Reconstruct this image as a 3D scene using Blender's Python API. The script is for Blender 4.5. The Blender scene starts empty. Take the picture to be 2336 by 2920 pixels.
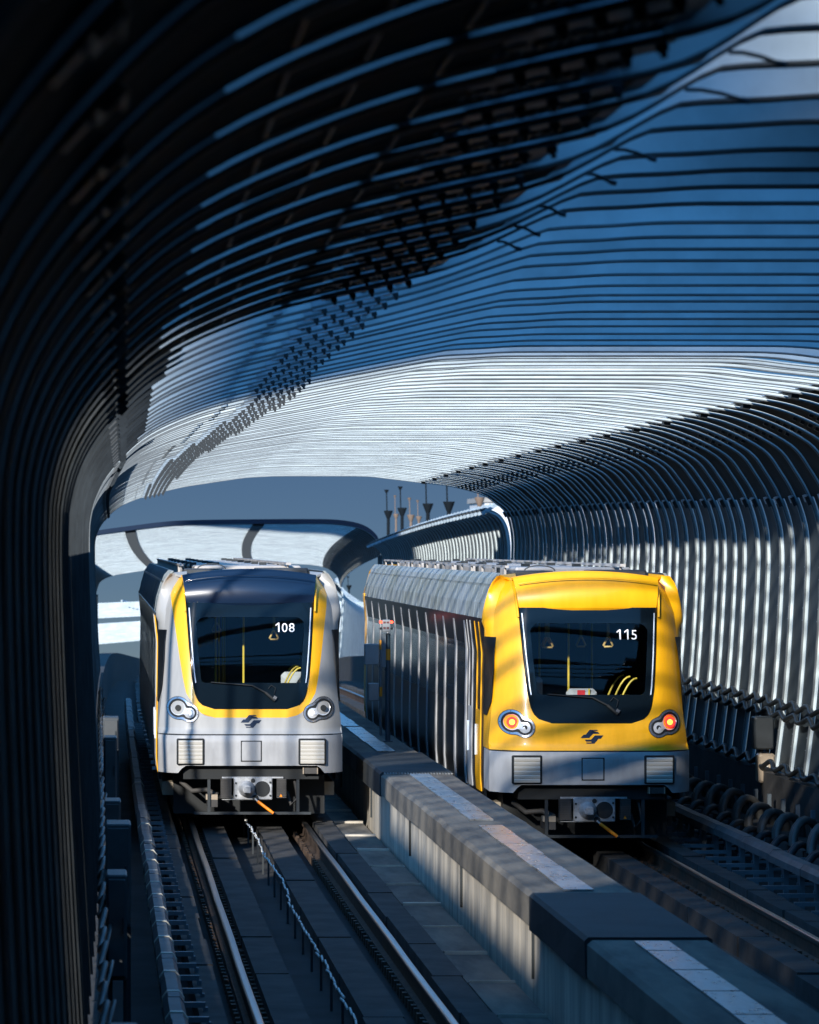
import bpy, math, random
from mathutils import Vector, Matrix

random.seed(11)
SC = bpy.context.scene
COL = SC.collection
CAMZ = 3.9            # eye height above the running surface
V = Vector
SUNX, SUNZ = .46, .42     # sideways drift and fall of the sunlight per metre along the line


# ------------------------------------------------------------------ helpers
class MB:
    """collects faces and links them as ONE mesh object"""

    def __init__(s):
        s.v, s.f, s.m, s.s = [], [], [], []

    def add(s, verts, faces, mi=0, smooth=False):
        b = len(s.v)
        s.v += [tuple(p) for p in verts]
        for f in faces:
            s.f.append([b + i for i in f])
            s.m.append(mi)
            s.s.append(smooth)

    def box(s, x0, x1, y0, y1, z0, z1, mi=0):
        s.obox(V(((x0 + x1) / 2, (y0 + y1) / 2, (z0 + z1) / 2)), V(((x1 - x0) / 2, 0, 0)),
               V((0, (y1 - y0) / 2, 0)), V((0, 0, (z1 - z0) / 2)), mi)

    def obox(s, c, a, b, d, mi=0):
        p = []
        for sa, sb, sd in ((-1, -1, -1), (1, -1, -1), (1, 1, -1), (-1, 1, -1), (-1, -1, 1), (1, -1, 1), (1, 1, 1), (-1, 1, 1)):
            p.append(c + a * sa + b * sb + d * sd)
        s.add(p, [(0, 3, 2, 1), (4, 5, 6, 7), (0, 1, 5, 4), (1, 2, 6, 5), (2, 3, 7, 6), (3, 0, 4, 7)], mi)

    def cbox(s, x0, x1, y0, y1, z0, z1, c, mi=0):
        """box with chamfered edges along Y and a chamfered front"""
        def ring(e):
            return [(x0 + e + c, z0 + e), (x1 - e - c, z0 + e), (x1 - e, z0 + e + c), (x1 - e, z1 - e - c),
                    (x1 - e - c, z1 - e), (x0 + e + c, z1 - e), (x0 + e, z1 - e - c), (x0 + e, z0 + e + c)]
        r = []
        for e, y in ((c, y0), (0, y0 + c), (0, y1 - c), (c, y1)):
            r.append([V((x, y, z)) for x, z in ring(e)])
        s.rings(r, mi, cap=True)

    def rings(s, rings, mi=0, cap=True, smooth=False, close=True):
        n = len(rings[0])
        vs = [p for r in rings for p in r]
        fs = []
        for k in range(len(rings) - 1):
            for i in range(n if close else n - 1):
                j = (i + 1) % n
                fs.append((k * n + i, k * n + j, (k + 1) * n + j, (k + 1) * n + i))
        s.add(vs, fs, mi, smooth)
        if cap:
            s.add(rings[0], [tuple(range(n))[::-1]], mi)
            s.add(rings[-1], [tuple(range(n))], mi)

    def tube(s, pts, r, n=8, mi=0, cap=True, smooth=True):
        pts = [V(p) for p in pts]
        rr = r if isinstance(r, (list, tuple)) else [r] * len(pts)
        rings = []
        up = V((0, 0, 1))
        for i, p in enumerate(pts):
            t = (pts[min(i + 1, len(pts) - 1)] - pts[max(i - 1, 0)]).normalized()
            u = t.cross(up)
            if u.length < 1e-3:
                u = t.cross(V((1, 0, 0)))
            u.normalize()
            w = t.cross(u).normalized()
            rings.append([p + (u * math.cos(a) + w * math.sin(a)) * rr[i]
                          for a in [2 * math.pi * k / n for k in range(n)]])
        s.rings(rings, mi, cap, smooth)

    def disc_prism(s, outline, y_of, depth, mi=0):
        """outline of (x, z); front at y_of(x, z), extruded back by depth"""
        f = [V((x, y_of(x, z), z)) for x, z in outline]
        b = [V((x, y_of(x, z) + depth, z)) for x, z in outline]
        s.rings([f, b], mi, cap=True)

    def grid(s, rows, th=None, mi=0, smooth=True):
        """rows of points -> surface; th = thickness vector closes it as a solid"""
        nr, nc = len(rows), len(rows[0])
        vs = [V(p) for r in rows for p in r]
        fs = [(a * nc + b, a * nc + b + 1, (a + 1) * nc + b + 1, (a + 1) * nc + b)
              for a in range(nr - 1) for b in range(nc - 1)]
        s.add(vs, fs, mi, smooth)
        if th is not None:
            t = V(th)
            s.add([p + t for p in vs], [tuple(reversed(f)) for f in fs], mi, smooth)
            ed = [a * nc for a in range(nr)]
            for idx in (ed, [a * nc + nc - 1 for a in range(nr)], list(range(nc)), [(nr - 1) * nc + b for b in range(nc)]):
                a = [vs[i] for i in idx]
                s.grid([a, [p + t for p in a]], None, mi, False)

    def build(s, name, mats, parent=None, world=True):
        me = bpy.data.meshes.new(name)
        off = V((0, 0, 0))
        if parent is not None and world:
            q = parent
            while q is not None:
                off += q.location
                q = q.parent
        me.from_pydata([V(p) - off for p in s.v], [], s.f)
        if not isinstance(mats, (list, tuple)):
            mats = [mats]
        for m in mats:
            me.materials.append(m)
        me.polygons.foreach_set('material_index', s.m)
        me.polygons.foreach_set('use_smooth', s.s)
        me.update()
        o = bpy.data.objects.new(name, me)
        COL.objects.link(o)
        o.parent = parent
        return o


def thing(name, label, cat, loc=(0, 0, 0), group=None):
    o = bpy.data.objects.new(name, None)
    o.empty_display_size = 0.3
    COL.objects.link(o)
    o.location = loc
    return tag(o, label, cat, group)


def tag(o, label=None, cat=None, group=None, kind=None):
    if label:
        o['label'] = label
    if cat:
        o['category'] = cat
    if group:
        o['group'] = group
    if kind:
        o['kind'] = kind
    return o


# ------------------------------------------------------------------ materials
def mat(name, col, rough=0.5, metal=0.0, var=0.0, scale=3.0, coat=0.0, stretch=(1, 1, 1), col2=None, bump=0.0, spec=0.5,
        rvar=0.0, emit=None, estr=0.0, seams=None):
    m = bpy.data.materials.new(name)
    m.use_nodes = True
    nt = m.node_tree
    b = nt.nodes['Principled BSDF']
    b.inputs['Base Color'].default_value = (*col, 1)
    b.inputs['Roughness'].default_value = rough
    b.inputs['Metallic'].default_value = metal
    b.inputs['Specular IOR Level'].default_value = spec
    b.inputs['Coat Weight'].default_value = coat
    b.inputs['Coat Roughness'].default_value = 0.08
    if emit:
        b.inputs['Emission Color'].default_value = (*emit, 1)
        b.inputs['Emission Strength'].default_value = estr
    if var or bump or rvar or col2:
        tc = nt.nodes.new('ShaderNodeTexCoord')
        mp = nt.nodes.new('ShaderNodeMapping')
        mp.inputs['Scale'].default_value = stretch
        nz = nt.nodes.new('ShaderNodeTexNoise')
        nz.inputs['Scale'].default_value = scale
        nz.inputs['Detail'].default_value = 7
        nz.inputs['Roughness'].default_value = 0.62
        nt.links.new(tc.outputs['Object'], mp.inputs['Vector'])
        nt.links.new(mp.outputs['Vector'], nz.inputs['Vector'])
        if var or col2:
            rp = nt.nodes.new('ShaderNodeValToRGB')
            lo = col2 if col2 else tuple(c * (1 - var) for c in col)
            hi = col if col2 else tuple(min(1, c * (1 + var * 0.6)) for c in col)
            rp.color_ramp.elements[0].position = 0.36
            rp.color_ramp.elements[1].position = 0.64
            rp.color_ramp.elements[0].color = (*lo, 1)
            rp.color_ramp.elements[1].color = (*hi, 1)
            nt.links.new(nz.outputs['Fac'], rp.inputs['Fac'])
            nt.links.new(rp.outputs['Color'], b.inputs['Base Color'])
        if rvar:
            mr = nt.nodes.new('ShaderNodeMapRange')
            mr.inputs['To Min'].default_value = max(0.02, rough - rvar)
            mr.inputs['To Max'].default_value = min(1, rough + rvar)
            nt.links.new(nz.outputs['Fac'], mr.inputs['Value'])
            nt.links.new(mr.outputs['Result'], b.inputs['Roughness'])
        if bump:
            bp = nt.nodes.new('ShaderNodeBump')
            bp.inputs['Strength'].default_value = bump
            bp.inputs['Distance'].default_value = 0.02
            nt.links.new(nz.outputs['Fac'], bp.inputs['Height'])
            nt.links.new(bp.outputs['Normal'], b.inputs['Normal'])
    return m


def glass_mat(name, tint, gloss=1.0):
    m = bpy.data.materials.new(name)
    m.use_nodes = True
    nt = m.node_tree
    nt.nodes.remove(nt.nodes['Principled BSDF'])
    out = nt.nodes['Material Output']
    tr = nt.nodes.new('ShaderNodeBsdfTransparent')
    tr.inputs['Color'].default_value = (*tint, 1)
    gl = nt.nodes.new('ShaderNodeBsdfGlossy')
    gl.inputs['Roughness'].default_value = 0.02
    gl.inputs['Color'].default_value = (gloss, gloss, gloss, 1)
    fr = nt.nodes.new('ShaderNodeFresnel')
    fr.inputs['IOR'].default_value = 1.5
    mx = nt.nodes.new('ShaderNodeMixShader')
    nt.links.new(fr.outputs['Fac'], mx.inputs['Fac'])
    nt.links.new(tr.outputs['BSDF'], mx.inputs[1])
    nt.links.new(gl.outputs['BSDF'], mx.inputs[2])
    nt.links.new(mx.outputs['Shader'], out.inputs['Surface'])
    return m


M = {}
M['rib'] = mat('rib_paint', (0.50, 0.575, 0.60), 0.6, var=0.2, scale=1.3, spec=.25)
M['flange_near'] = mat('flange_shaded', (0.062, 0.068, 0.070), 0.7, var=0.3, scale=2, spec=.15)  # darker copy of the flange colour, dimness of the lined bays included
M['column'] = mat('shade_dark_column', (0.03, 0.036, 0.04), 0.7, var=0.3, spec=.15)  # shade put into the colour of sunlit rib feet and brackets, left knee
M['flange'] = mat('flange_paint', (0.15, 0.165, 0.17), 0.75, var=0.25, scale=2, spec=.12)
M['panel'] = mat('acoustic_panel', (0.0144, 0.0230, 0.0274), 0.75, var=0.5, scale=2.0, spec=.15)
M['panel_edge'] = mat('panel_trim', (0.22, 0.27, 0.3), 0.45, var=0.2)
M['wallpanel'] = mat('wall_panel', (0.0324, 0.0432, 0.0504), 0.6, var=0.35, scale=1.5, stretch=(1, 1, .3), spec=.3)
M['bolt'] = mat('black_bolts', (0.012, 0.018, 0.022), 0.5)
M['plate'] = mat('galvanised_plate', (0.32, 0.40, 0.46), 0.45, var=0.3, scale=6)
M['darkpost'] = mat('dark_steel', (0.02, 0.026, 0.03), 0.5, var=0.3)
M['concrete'] = mat('concrete', (0.2376, 0.2160, 0.1872), 0.9, col2=(0.0936, 0.0900, 0.0864), scale=1.1, bump=0.4, stretch=(1.5, .35, 1.2))
M['wallcon'] = mat('stained_concrete', (0.62, 0.56, 0.46), 0.92, col2=(0.36, 0.33, 0.28), scale=1.6, bump=0.3, stretch=(1, 3.2, .35))
M['cap'] = mat('dirty_cap_concrete', (0.2040, 0.1830, 0.1500), 0.9, col2=(0.0780, 0.0750, 0.0690), scale=1.4, bump=0.5, stretch=(2.2, .5, 1))
M['darkcap'] = mat('dark_cap_and_shade', (0.0180, 0.0230, 0.0259), 0.75, var=0.4, scale=2)  # on the near walkway piece this dark tone is shade
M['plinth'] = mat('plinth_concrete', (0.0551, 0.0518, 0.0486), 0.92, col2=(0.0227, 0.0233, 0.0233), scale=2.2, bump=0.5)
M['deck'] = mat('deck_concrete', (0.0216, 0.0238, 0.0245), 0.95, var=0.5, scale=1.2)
M['railside'] = mat('rusty_rail', (0.06, 0.035, 0.02), 0.8, var=0.5, scale=8)
M['railtop'] = mat('polished_rail', (0.26, 0.25, 0.24), 0.34, metal=1, rvar=.14, scale=2, stretch=(8, .4, 1))
M['tread'] = mat('metal_tread', (0.30, 0.31, 0.31), 0.30, metal=.45, var=0.35, scale=5, stretch=(3, 1, 1), rvar=.12, bump=.12)
M['cover'] = mat('rail_cover', (0.0936, 0.0972, 0.1008), 0.6, var=0.35, scale=3)
M['clip'] = mat('pale_clip', (0.6, 0.56, 0.46), 0.5)
M['cablew'] = mat('white_cable', (0.75, 0.75, 0.7), 0.6, var=0.3, scale=12)
M['cableb'] = mat('black_cable', (0.02, 0.024, 0.027), 0.45)
M['cableg'] = mat('grey_cable', (0.0720, 0.0720, 0.0684), 0.5, var=.3)
M['cabinet'] = mat('cabinet_grey', (0.0648, 0.0720, 0.0756), 0.5, var=0.25)
M['beigebox'] = mat('beige_box', (0.36, 0.29, 0.21), 0.4, var=.2)
M['yellow'] = mat('yellow_paint', (0.92, 0.44, 0.006), 0.36, coat=0.35, var=0.10, scale=2.5, stretch=(1.6, 1, .35), rvar=.12)
M['white'] = mat('white_paint', (0.36, 0.355, 0.34), 0.38, coat=0.3, var=0.10, scale=2.5, stretch=(1.6, 1, .35), rvar=.1)
M['bumper'] = mat('grey_bumper', (0.36, 0.36, 0.36), 0.46, var=0.16, scale=3, stretch=(1.4, 1, .5), rvar=.1)
M['navy'] = mat('navy_panel', (0.006, 0.018, 0.045), 0.3, coat=0.4)
M['blackgloss'] = mat('black_gloss', (0.006, 0.008, 0.011), 0.3, spec=.25)
M['frit'] = mat('black_frit', (0.004, 0.008, 0.012), 0.1, spec=.3)
M['sidewin'] = mat('side_window_glass', (0.004, 0.006, 0.009), 0.12, spec=.2)
M['black'] = mat('black_rubber', (0.008, 0.01, 0.011), 0.7)
M['silver'] = mat('silver_pillar', (0.46, 0.47, 0.48), 0.4, metal=.3, var=0.15, scale=2)
M['roofpan'] = mat('roof_side_panel', (0.3168, 0.3528, 0.3744), 0.45, col2=(0.2448, 0.2592, 0.2160), scale=1.1, stretch=(.4, .5, 2))
M['roofdark'] = mat('roof_dark', (0.05, 0.055, 0.06), 0.6, var=.3)
M['unit'] = mat('roof_unit', (0.4464, 0.4176, 0.3888), 0.5, var=.15)
M['slat'] = mat('grille_slat', (0.50, 0.47, 0.41), 0.5)
M['chrome'] = mat('chrome', (0.62, 0.64, 0.68), 0.25, metal=.9)
M['reflector'] = mat('reflector', (0.72, 0.73, 0.74), 0.3, metal=.35)
M['redlamp'] = mat('red_lamp', (0.7, 0.02, 0.01), 0.3, emit=(1, 0.02, 0.015), estr=2.4)
M['ambercore'] = mat('lamp_core', (0.9, 0.22, 0.04), 0.3, emit=(1, 0.26, 0.03), estr=3.6)
M['whitelamp'] = mat('white_lamp', (0.9, 0.9, 0.9), 0.3, emit=(1, 0.97, 0.9), estr=.5)
M['signalred'] = mat('signal_red', (0.8, 0.02, 0.01), 0.3, emit=(1, 0.05, 0.02), estr=5)
M['orange'] = mat('orange_handle', (0.95, 0.24, 0.004), 0.4, var=.3, scale=14)
M['orangeband'] = mat('orange_band', (0.65, 0.26, 0.01), 0.5)
M['bluepost'] = mat('blue_grey_post', (0.03, 0.06, 0.085), 0.5, var=.2)
M['greypost'] = mat('grey_post', (0.12, 0.15, 0.17), 0.5, var=.2)
M['signalbox'] = mat('signal_box', (0.25, 0.27, 0.28), 0.5, var=.15)
M['red'] = mat('red_notice', (0.6, 0.02, 0.03), 0.5)
M['dullred'] = mat('dull_red_panel', (0.12, 0.03, 0.03), 0.5)
M['whitepaint'] = mat('white_lettering', (0.85, 0.85, 0.85), 0.5)
M['seat'] = mat('seat_grey', (0.45, 0.47, 0.5), 0.5)
M['interior'] = mat('interior_dark', (0.09, 0.11, 0.13), 0.6)
M['strap'] = mat('strap_ring', (0.75, 0.52, 0.18), 0.4)
M['strapband'] = mat('strap_band', (0.35, 0.38, 0.2), 0.6)
M['pole'] = mat('yellow_pole', (0.6, 0.45, 0.05), 0.35)
M['trim_glint'] = mat('pale_trim_glint', (0.62, 0.70, 0.80), 0.3)  # also stands in for reflections along the windscreen edges
M['steel'] = mat('coupler_steel', (0.40, 0.41, 0.42), 0.5, metal=.3, var=.35, scale=9)
M['rubber'] = mat('bellows_rubber', (0.0504, 0.0468, 0.0432), 0.7, var=.3)
M['beam'] = mat('beige_sill', (0.32, 0.27, 0.2), 0.6, var=.3)
M['whiteroof'] = mat('white_roof', (0.68, 0.70, 0.72), 0.5, var=.1)
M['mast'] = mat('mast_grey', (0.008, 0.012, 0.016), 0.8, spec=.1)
M['mastlit'] = mat('mast_sunlit', (0.20, 0.14, 0.10), 0.7)  # lit copy of the mast colour, warm sunlight put into it
M['hall_block'] = mat('hall_blocker_sheet', (0.10, 0.12, 0.14), 0.7)
M['facade'] = mat('facade', (0.35, 0.34, 0.32), 0.8, var=.2)
M['glass'] = glass_mat('windscreen_glass', (0.9, 0.94, 0.94), .42)
M['ground'] = mat('ground', (0.06, 0.075, 0.04), 0.95, col2=(0.09, 0.085, 0.07), scale=0.02)


# ------------------------------------------------------------------ the line: gentle curve to the right, falling away
def sx(d):
    a = max(d - 50, 0)
    b = max(d - 130, 0)
    return 0.00008 * a * a + 5e-6 * b ** 3


def dz(d):
    a = max(d - 60, 0)
    return -0.00018 * a * a


def P(x, d, z):
    return V((x + sx(d), d, z + dz(d)))


def lerp(a, b, t):
    return a + (b - a) * t


def interp(x, pts):
    if x <= pts[0][0]:
        return pts[0][1]
    for (a, va), (b, vb) in zip(pts, pts[1:]):
        if x <= b:
            return lerp(va, vb, (x - a) / (b - a))
    return pts[-1][1]


def catmull(pts, n=5):
    out = []
    for i in range(len(pts) - 1):
        p0, p1, p2, p3 = pts[max(i - 1, 0)], pts[i], pts[i + 1], pts[min(i + 2, len(pts) - 1)]
        for k in range(n):
            t = k / n
            q = []
            for c in (0, 1):
                # non-uniform safe: finite differences scaled by chord
                m1 = (p2[c] - p0[c]) / 2 if i > 0 else (p2[c] - p1[c])
                m2 = (p3[c] - p1[c]) / 2 if i + 2 < len(pts) else (p2[c] - p1[c])
                lim = abs(p2[c] - p1[c]) * 1.5 + 0.02
                m1 = max(-lim, min(lim, m1))
                m2 = max(-lim, min(lim, m2))
                h = (2 * t ** 3 - 3 * t ** 2 + 1) * p1[c] + (t ** 3 - 2 * t * t + t) * m1 \
                    + (-2 * t ** 3 + 3 * t * t) * p2[c] + (t ** 3 - t * t) * m2
                q.append(h)
            out.append(tuple(q))
    out.append(pts[-1])
    return out


def section(d):
    """inside outline of the noise-barrier tunnel at chainage d: (x, height above track)"""
    sl = interp(d, [(6, -0.12), (20, 0), (37, 0.12), (60, 0.02), (90, 0)])
    xk = interp(d, [(8, 2.6), (15, 2.75), (20, 2.88), (29, 3.46), (37, 3.68), (90, 3.85)])
    xj = interp(d, [(50, 9.35), (90, 9.92)])
    hj = interp(d, [(50, 0.62), (90, 0.94)])
    L = [(-.07, -2.95), (-.15, -1.5), (-.2, -.3), (-.2, .2), (-.1, .55), (.12, .85), (.42, 1.1), (.9, 1.31), (1.42, 1.45), (2.0, 1.585)]
    L = [(x + sl, h) for x, h in L]
    L += [(xk - .35, lerp(1.585, 1.84, .88) if xk - .35 > 2.3 else 1.75), (xk, 1.83), (xk + .4, 1.85)]
    R = [(6.2, 1.85), (6.62, 1.835), (7.0, 1.79), (7.84, 1.69)]
    k = (1.71 - hj) / .77
    for fx, dr in ((.343, .11), (.713, .31), (.87, .52), (1, .77)):
        R.append((lerp(7.84, xj, fx), 1.71 - dr * k))
    R += [(xj + .13, hj - .45), (xj + .15, hj - 1.0), (xj + .06, -1.9), (xj - .08, -3.1)]
    return [(x, CAMZ + h) for x, h in catmull(L + R)]


def frames(prof):
    n = len(prof)
    out = []
    for i, (x, z) in enumerate(prof):
        a, b = prof[max(i - 1, 0)], prof[min(i + 1, n - 1)]
        tx, tz = b[0] - a[0], b[1] - a[1]
        l = math.hypot(tx, tz) or 1
        tx, tz = tx / l, tz / l
        out.append((x, z, tx, tz, tz, -tx))      # tangent, inward normal (to the right of travel)
    return out


def i_beam(mb, d, fr, depth, bf, tf=.013, tw=.016, mi=0):
    sec = [(0, -bf / 2), (0, bf / 2), (-tf, bf / 2), (-tf, tw / 2), (-depth + tf, tw / 2), (-depth + tf, bf / 2),
           (-depth, bf / 2), (-depth, -bf / 2), (-depth + tf, -bf / 2), (-depth + tf, -tw / 2), (-tf, -tw / 2), (-tf, -bf / 2)]
    rings = []
    for x, z, tx, tz, nx, nz in fr:
        rings.append([P(x + nx * n, d, z + nz * n) + V((0, y, 0)) for n, y in sec])
    n0 = len(mb.f)
    mb.rings(rings, mi, cap=True)
    for k in range(n0, n0 + 12 * (len(rings) - 1)):
        if (k - n0) % 12 in (0, 1, 2, 10, 11):
            mb.m[k] = mi + 1


def strip(mb, d0, d1, p0, p1, n, mi=0, th=.012):
    """sheet between two chainages along (parts of) the outline, offset n along the inward normal"""
    f0, f1 = frames(p0), frames(p1)
    a = [P(x + nx * n, d0, z + nz * n) for x, z, tx, tz, nx, nz in f0]
    b = [P(x + nx * n, d1, z + nz * n) for x, z, tx, tz, nx, nz in f1]
    a2 = [P(x + nx * (n - th), d0, z + nz * (n - th)) for x, z, tx, tz, nx, nz in f0]
    b2 = [P(x + nx * (n - th), d1, z + nz * (n - th)) for x, z, tx, tz, nx, nz in f1]
    mb.grid([a, b], None, mi)
    mb.grid([b2, a2], None, mi)
    mb.grid([a2, a], None, mi, False)
    mb.grid([b, b2], None, mi, False)
    mb.add([a[0], a2[0], b2[0], b[0]], [(0, 1, 2, 3)], mi)
    mb.add([a[-1], b[-1], b2[-1], a2[-1]], [(0, 1, 2, 3)], mi)


def at_x(fr, x, left=True):
    """frame of the outline where it passes x (left or right half)"""
    c = fr[:len(fr) * 3 // 5] if left else fr[len(fr) * 2 // 5:]
    return min(c, key=lambda q: abs(q[0] - x) + (0 if q[1] > CAMZ + .3 else 5))


def at_h(fr, h, left=True):
    c = fr[:40] if left else fr[-40:]
    return min(c, key=lambda q: abs(q[1] - CAMZ - h))


def fbox(mb, d, q, y0, y1, n0, n1, s0, s1, mi=0):
    """box on the rib: y range, normal range, along-outline range"""
    x, z, tx, tz, nx, nz = q
    c = P(x, d, z) + V((nx, 0, nz)) * ((n0 + n1) / 2) + V((tx, 0, tz)) * ((s0 + s1) / 2) + V((0, (y0 + y1) / 2, 0))
    mb.obox(c, V((tx, 0, tz)) * ((s1 - s0) / 2), V((0, (y1 - y0) / 2, 0)), V((nx, 0, nz)) * ((n1 - n0) / 2), mi)


# ------------------------------------------------------------------ tunnel 1
D0, D1 = 5, 90
CLAD = 20            # near bays are lined with dark panels up to x = 2
T1 = thing('noise_barrier_tunnel', 'long curved noise barrier tunnel of closely spaced steel ribs over both trains', 'tunnel', (4.8, D0, 0))
rib_d = []
d = float(D0)
while d <= D1 + .01:
    rib_d.append(d)
    d += 1.0
rib_d = [q + (random.choice((-.16, -.09, 0, 0, .05, .12)) if 6 < q < 89 else 0) for q in rib_d]
jit = {}
left_panel, right_panel, left_wall, right_wall = MB(), MB(), MB(), MB()
for i, d in enumerate(rib_d):
    pr = section(d)
    fr = frames(pr)
    near = d < CLAD + .5
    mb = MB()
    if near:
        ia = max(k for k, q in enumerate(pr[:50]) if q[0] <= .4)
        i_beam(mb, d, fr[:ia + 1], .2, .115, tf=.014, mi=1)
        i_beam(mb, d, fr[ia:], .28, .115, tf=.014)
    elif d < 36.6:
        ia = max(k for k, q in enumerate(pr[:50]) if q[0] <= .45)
        i_beam(mb, d, fr[:ia + 1], .05, .055, tf=.012, mi=2)  # slim, with shade in its colour, where sun enters past the knee
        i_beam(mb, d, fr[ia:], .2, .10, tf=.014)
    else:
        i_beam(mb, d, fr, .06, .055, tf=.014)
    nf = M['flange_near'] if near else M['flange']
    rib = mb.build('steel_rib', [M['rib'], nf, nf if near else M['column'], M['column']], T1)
    # knee bracket, left: channel between ribs
    bm_ = MB()
    q = at_h(fr, .86)
    fbox(bm_, d, q, -.16, .14, .003, .013, -.03, .035)
    fbox(bm_, d, q, -.16, -.145, .013, .036, -.03, .035)
    fbox(bm_, d, q, -.145, .14, .013, .030, .026, .035)
    fbox(bm_, d, q, -.05, .02, .003, .012, -.12, -.05, 1)
    fbox(bm_, d, q, .06, .13, -.03, -.005, -.19, -.12, 1)
    fbox(bm_, d, q, .07, .15, -.03, -.008, .06, .12, 1)
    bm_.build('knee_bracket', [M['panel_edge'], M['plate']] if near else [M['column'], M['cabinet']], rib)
    # bolted splice, left slope
    sp = MB()
    xs = interp(d, [(8, 1.45), (20, 1.50), (32, 1.62), (37, 1.75), (60, 1.35), (90, 1.2)])
    q = at_x(fr, xs)
    y = -.012
    L = .26
    fbox(sp, d, q, y - .014, y, -.085, -.016, -L, L, 0)
    fbox(sp, d, q, -.05, .05, .001, .012, -L, L, 0)
    g_ = interp(d, [(30, 1.0), (42, 1.35), (70, 1.6)])
    for k in range(5):
        sx_ = -L + .05 + k * .11
        fbox(sp, d, q, -.05, -.010, .012, .012 + .026 * g_, sx_, sx_ + .034 * g_, 1)
        fbox(sp, d, q, -.044, -.018, .012 + .026 * g_, .012 + .045 * g_, sx_ + .008 * g_, sx_ + .026 * g_, 1)
        if k % 2 == 0:
            fbox(sp, d, q, y - .03, y - .014, -.065, -.035, sx_ + .04, sx_ + .072, 1)
    fbox(sp, d, q, -.05, -.012, -.088, -.014, -.50, -.44, 0)
    sp.build('splice_plate', [M['plate'], M['bolt']], rib)
    # right joint clip
    rc = MB()
    hj = interp(d, [(50, 0.62), (90, 0.94)])
    q = at_h(fr, hj, False)
    fbox(rc, d, q, -.10, .16, .004, .035, -.05, .05, 0)
    fbox(rc, d, q, -.12, -.06, .012, .06, -.03, .09, 1)
    rc.build('joint_clip', [M['plate'], M['darkpost']], rib)
    if 44 < d:
        ra = MB()
        for h in ((-.35, -1.05, -2.55) if d < 75 else (-.35,)):
            q = at_h(fr, h, False)
            fbox(ra, d, q, .06, .30, -.062, -.048, -.09, .09, 0)
            fbox(ra, d, q, .075, .285, -.048, -.042, -.075, .075, 1)
        ra.build('access_plate', [M['plate'], M['wallpanel']], rib)
    if i + 1 < len(rib_d):
        e = rib_d[i + 1]
        pn = section(e)
        a, b = d + .055, e - .055
        kl = [k for k, q in enumerate(pr[:45]) if q[1] <= CAMZ + 1.12]
        kn = max(kl) + 1
        if near:
            kx = max(k for k, q in enumerate(pr[:55]) if q[0] <= interp(d, [(8, 1.7), (20, 2.05)]) + (-.13, .1, .02)[i % 3])
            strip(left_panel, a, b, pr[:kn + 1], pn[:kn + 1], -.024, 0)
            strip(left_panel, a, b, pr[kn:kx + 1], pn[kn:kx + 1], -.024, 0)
            q = frames(pr)[kx]
            fbox(left_panel, d, q, .06, e - d - .06, -.16, -.03, .0, .10, 2)
            fbox(left_panel, d, q, .10, .30, -.05, -.02, .10, .22, 1)
            for xx in (.62, 1.12):
                q = at_x(fr, xx)
                for (u0, u1, y0, y1) in ((-.13, .13, .22, .235), (-.13, .13, .73, .745), (-.13, -.12, .235, .73), (.12, .13, .235, .73)):
                    fbox(left_panel, d, q, y0, y1, -.022, -.011, u0, u1, 1)
            q = at_x(fr, 1.5)
            fbox(left_panel, d, q, .14, .4, -.022, -.010, -.3, .3, 2)
            for k in range(6):
                fbox(left_panel, d, q, .42 + .07 * (k % 2), .5 + .07 * (k % 2), -.033, .0, -.28 + k * .09, -.23 + k * .09, 3)
            for k in range(16):
                fbox(left_panel, d, q, .62, .74, -.033, -.015, -.3 + k * .036, -.282 + k * .036, 1)
        else:
            k1 = max(k for k, q in enumerate(pr[:45]) if q[1] <= CAMZ + .02) if 22.5 < d < 38.5 else kn  # lining left open here to let sun onto the walkway
            if 40.8 < d < 50.8:
                k1 = max(k for k, q in enumerate(pr[:45]) if q[1] <= CAMZ - 2.15)  # opened lower so that sun reaches the white train's front
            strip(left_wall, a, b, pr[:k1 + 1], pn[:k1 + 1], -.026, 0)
        # right: dark lining above the joint, wall panel below
        n = len(pr)
        jt = min(range(n // 2, n), key=lambda k: abs(pr[k][1] - CAMZ - hj) + abs(pr[k][0] - interp(d, [(50, 9.35), (90, 9.92)])))
        tip = min(range(n // 2, n), key=lambda k: abs(pr[k][0] - 7.84) + (0 if pr[k][1] > CAMZ + 1.2 else 9))
        strip(right_panel, a, b, pr[tip:jt + 1], pn[tip:jt + 1], -.03, 0)
        q = frames(pr)[tip]
        fbox(right_panel, d, q, .06, .34, -.05, .0, -.16, .0, 1)
        if i % 3 == 0:
            fbox(right_panel, d, q, .1, .3, -.03, .05, -.05, .04, 3)
        q = frames(pr)[(tip + jt) // 2 - 3]
        for k in range(4):
            fbox(right_panel, d, q, .2, .27, -.03, .02, -.2 + k * .1, -.15 + k * .1, 3)
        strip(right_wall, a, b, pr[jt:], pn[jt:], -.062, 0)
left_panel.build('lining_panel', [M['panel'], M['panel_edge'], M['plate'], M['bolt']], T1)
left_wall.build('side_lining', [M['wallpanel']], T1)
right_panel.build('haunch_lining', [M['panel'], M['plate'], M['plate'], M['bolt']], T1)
right_wall.build('wall_lining', [M['wallpanel']], T1)
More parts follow.
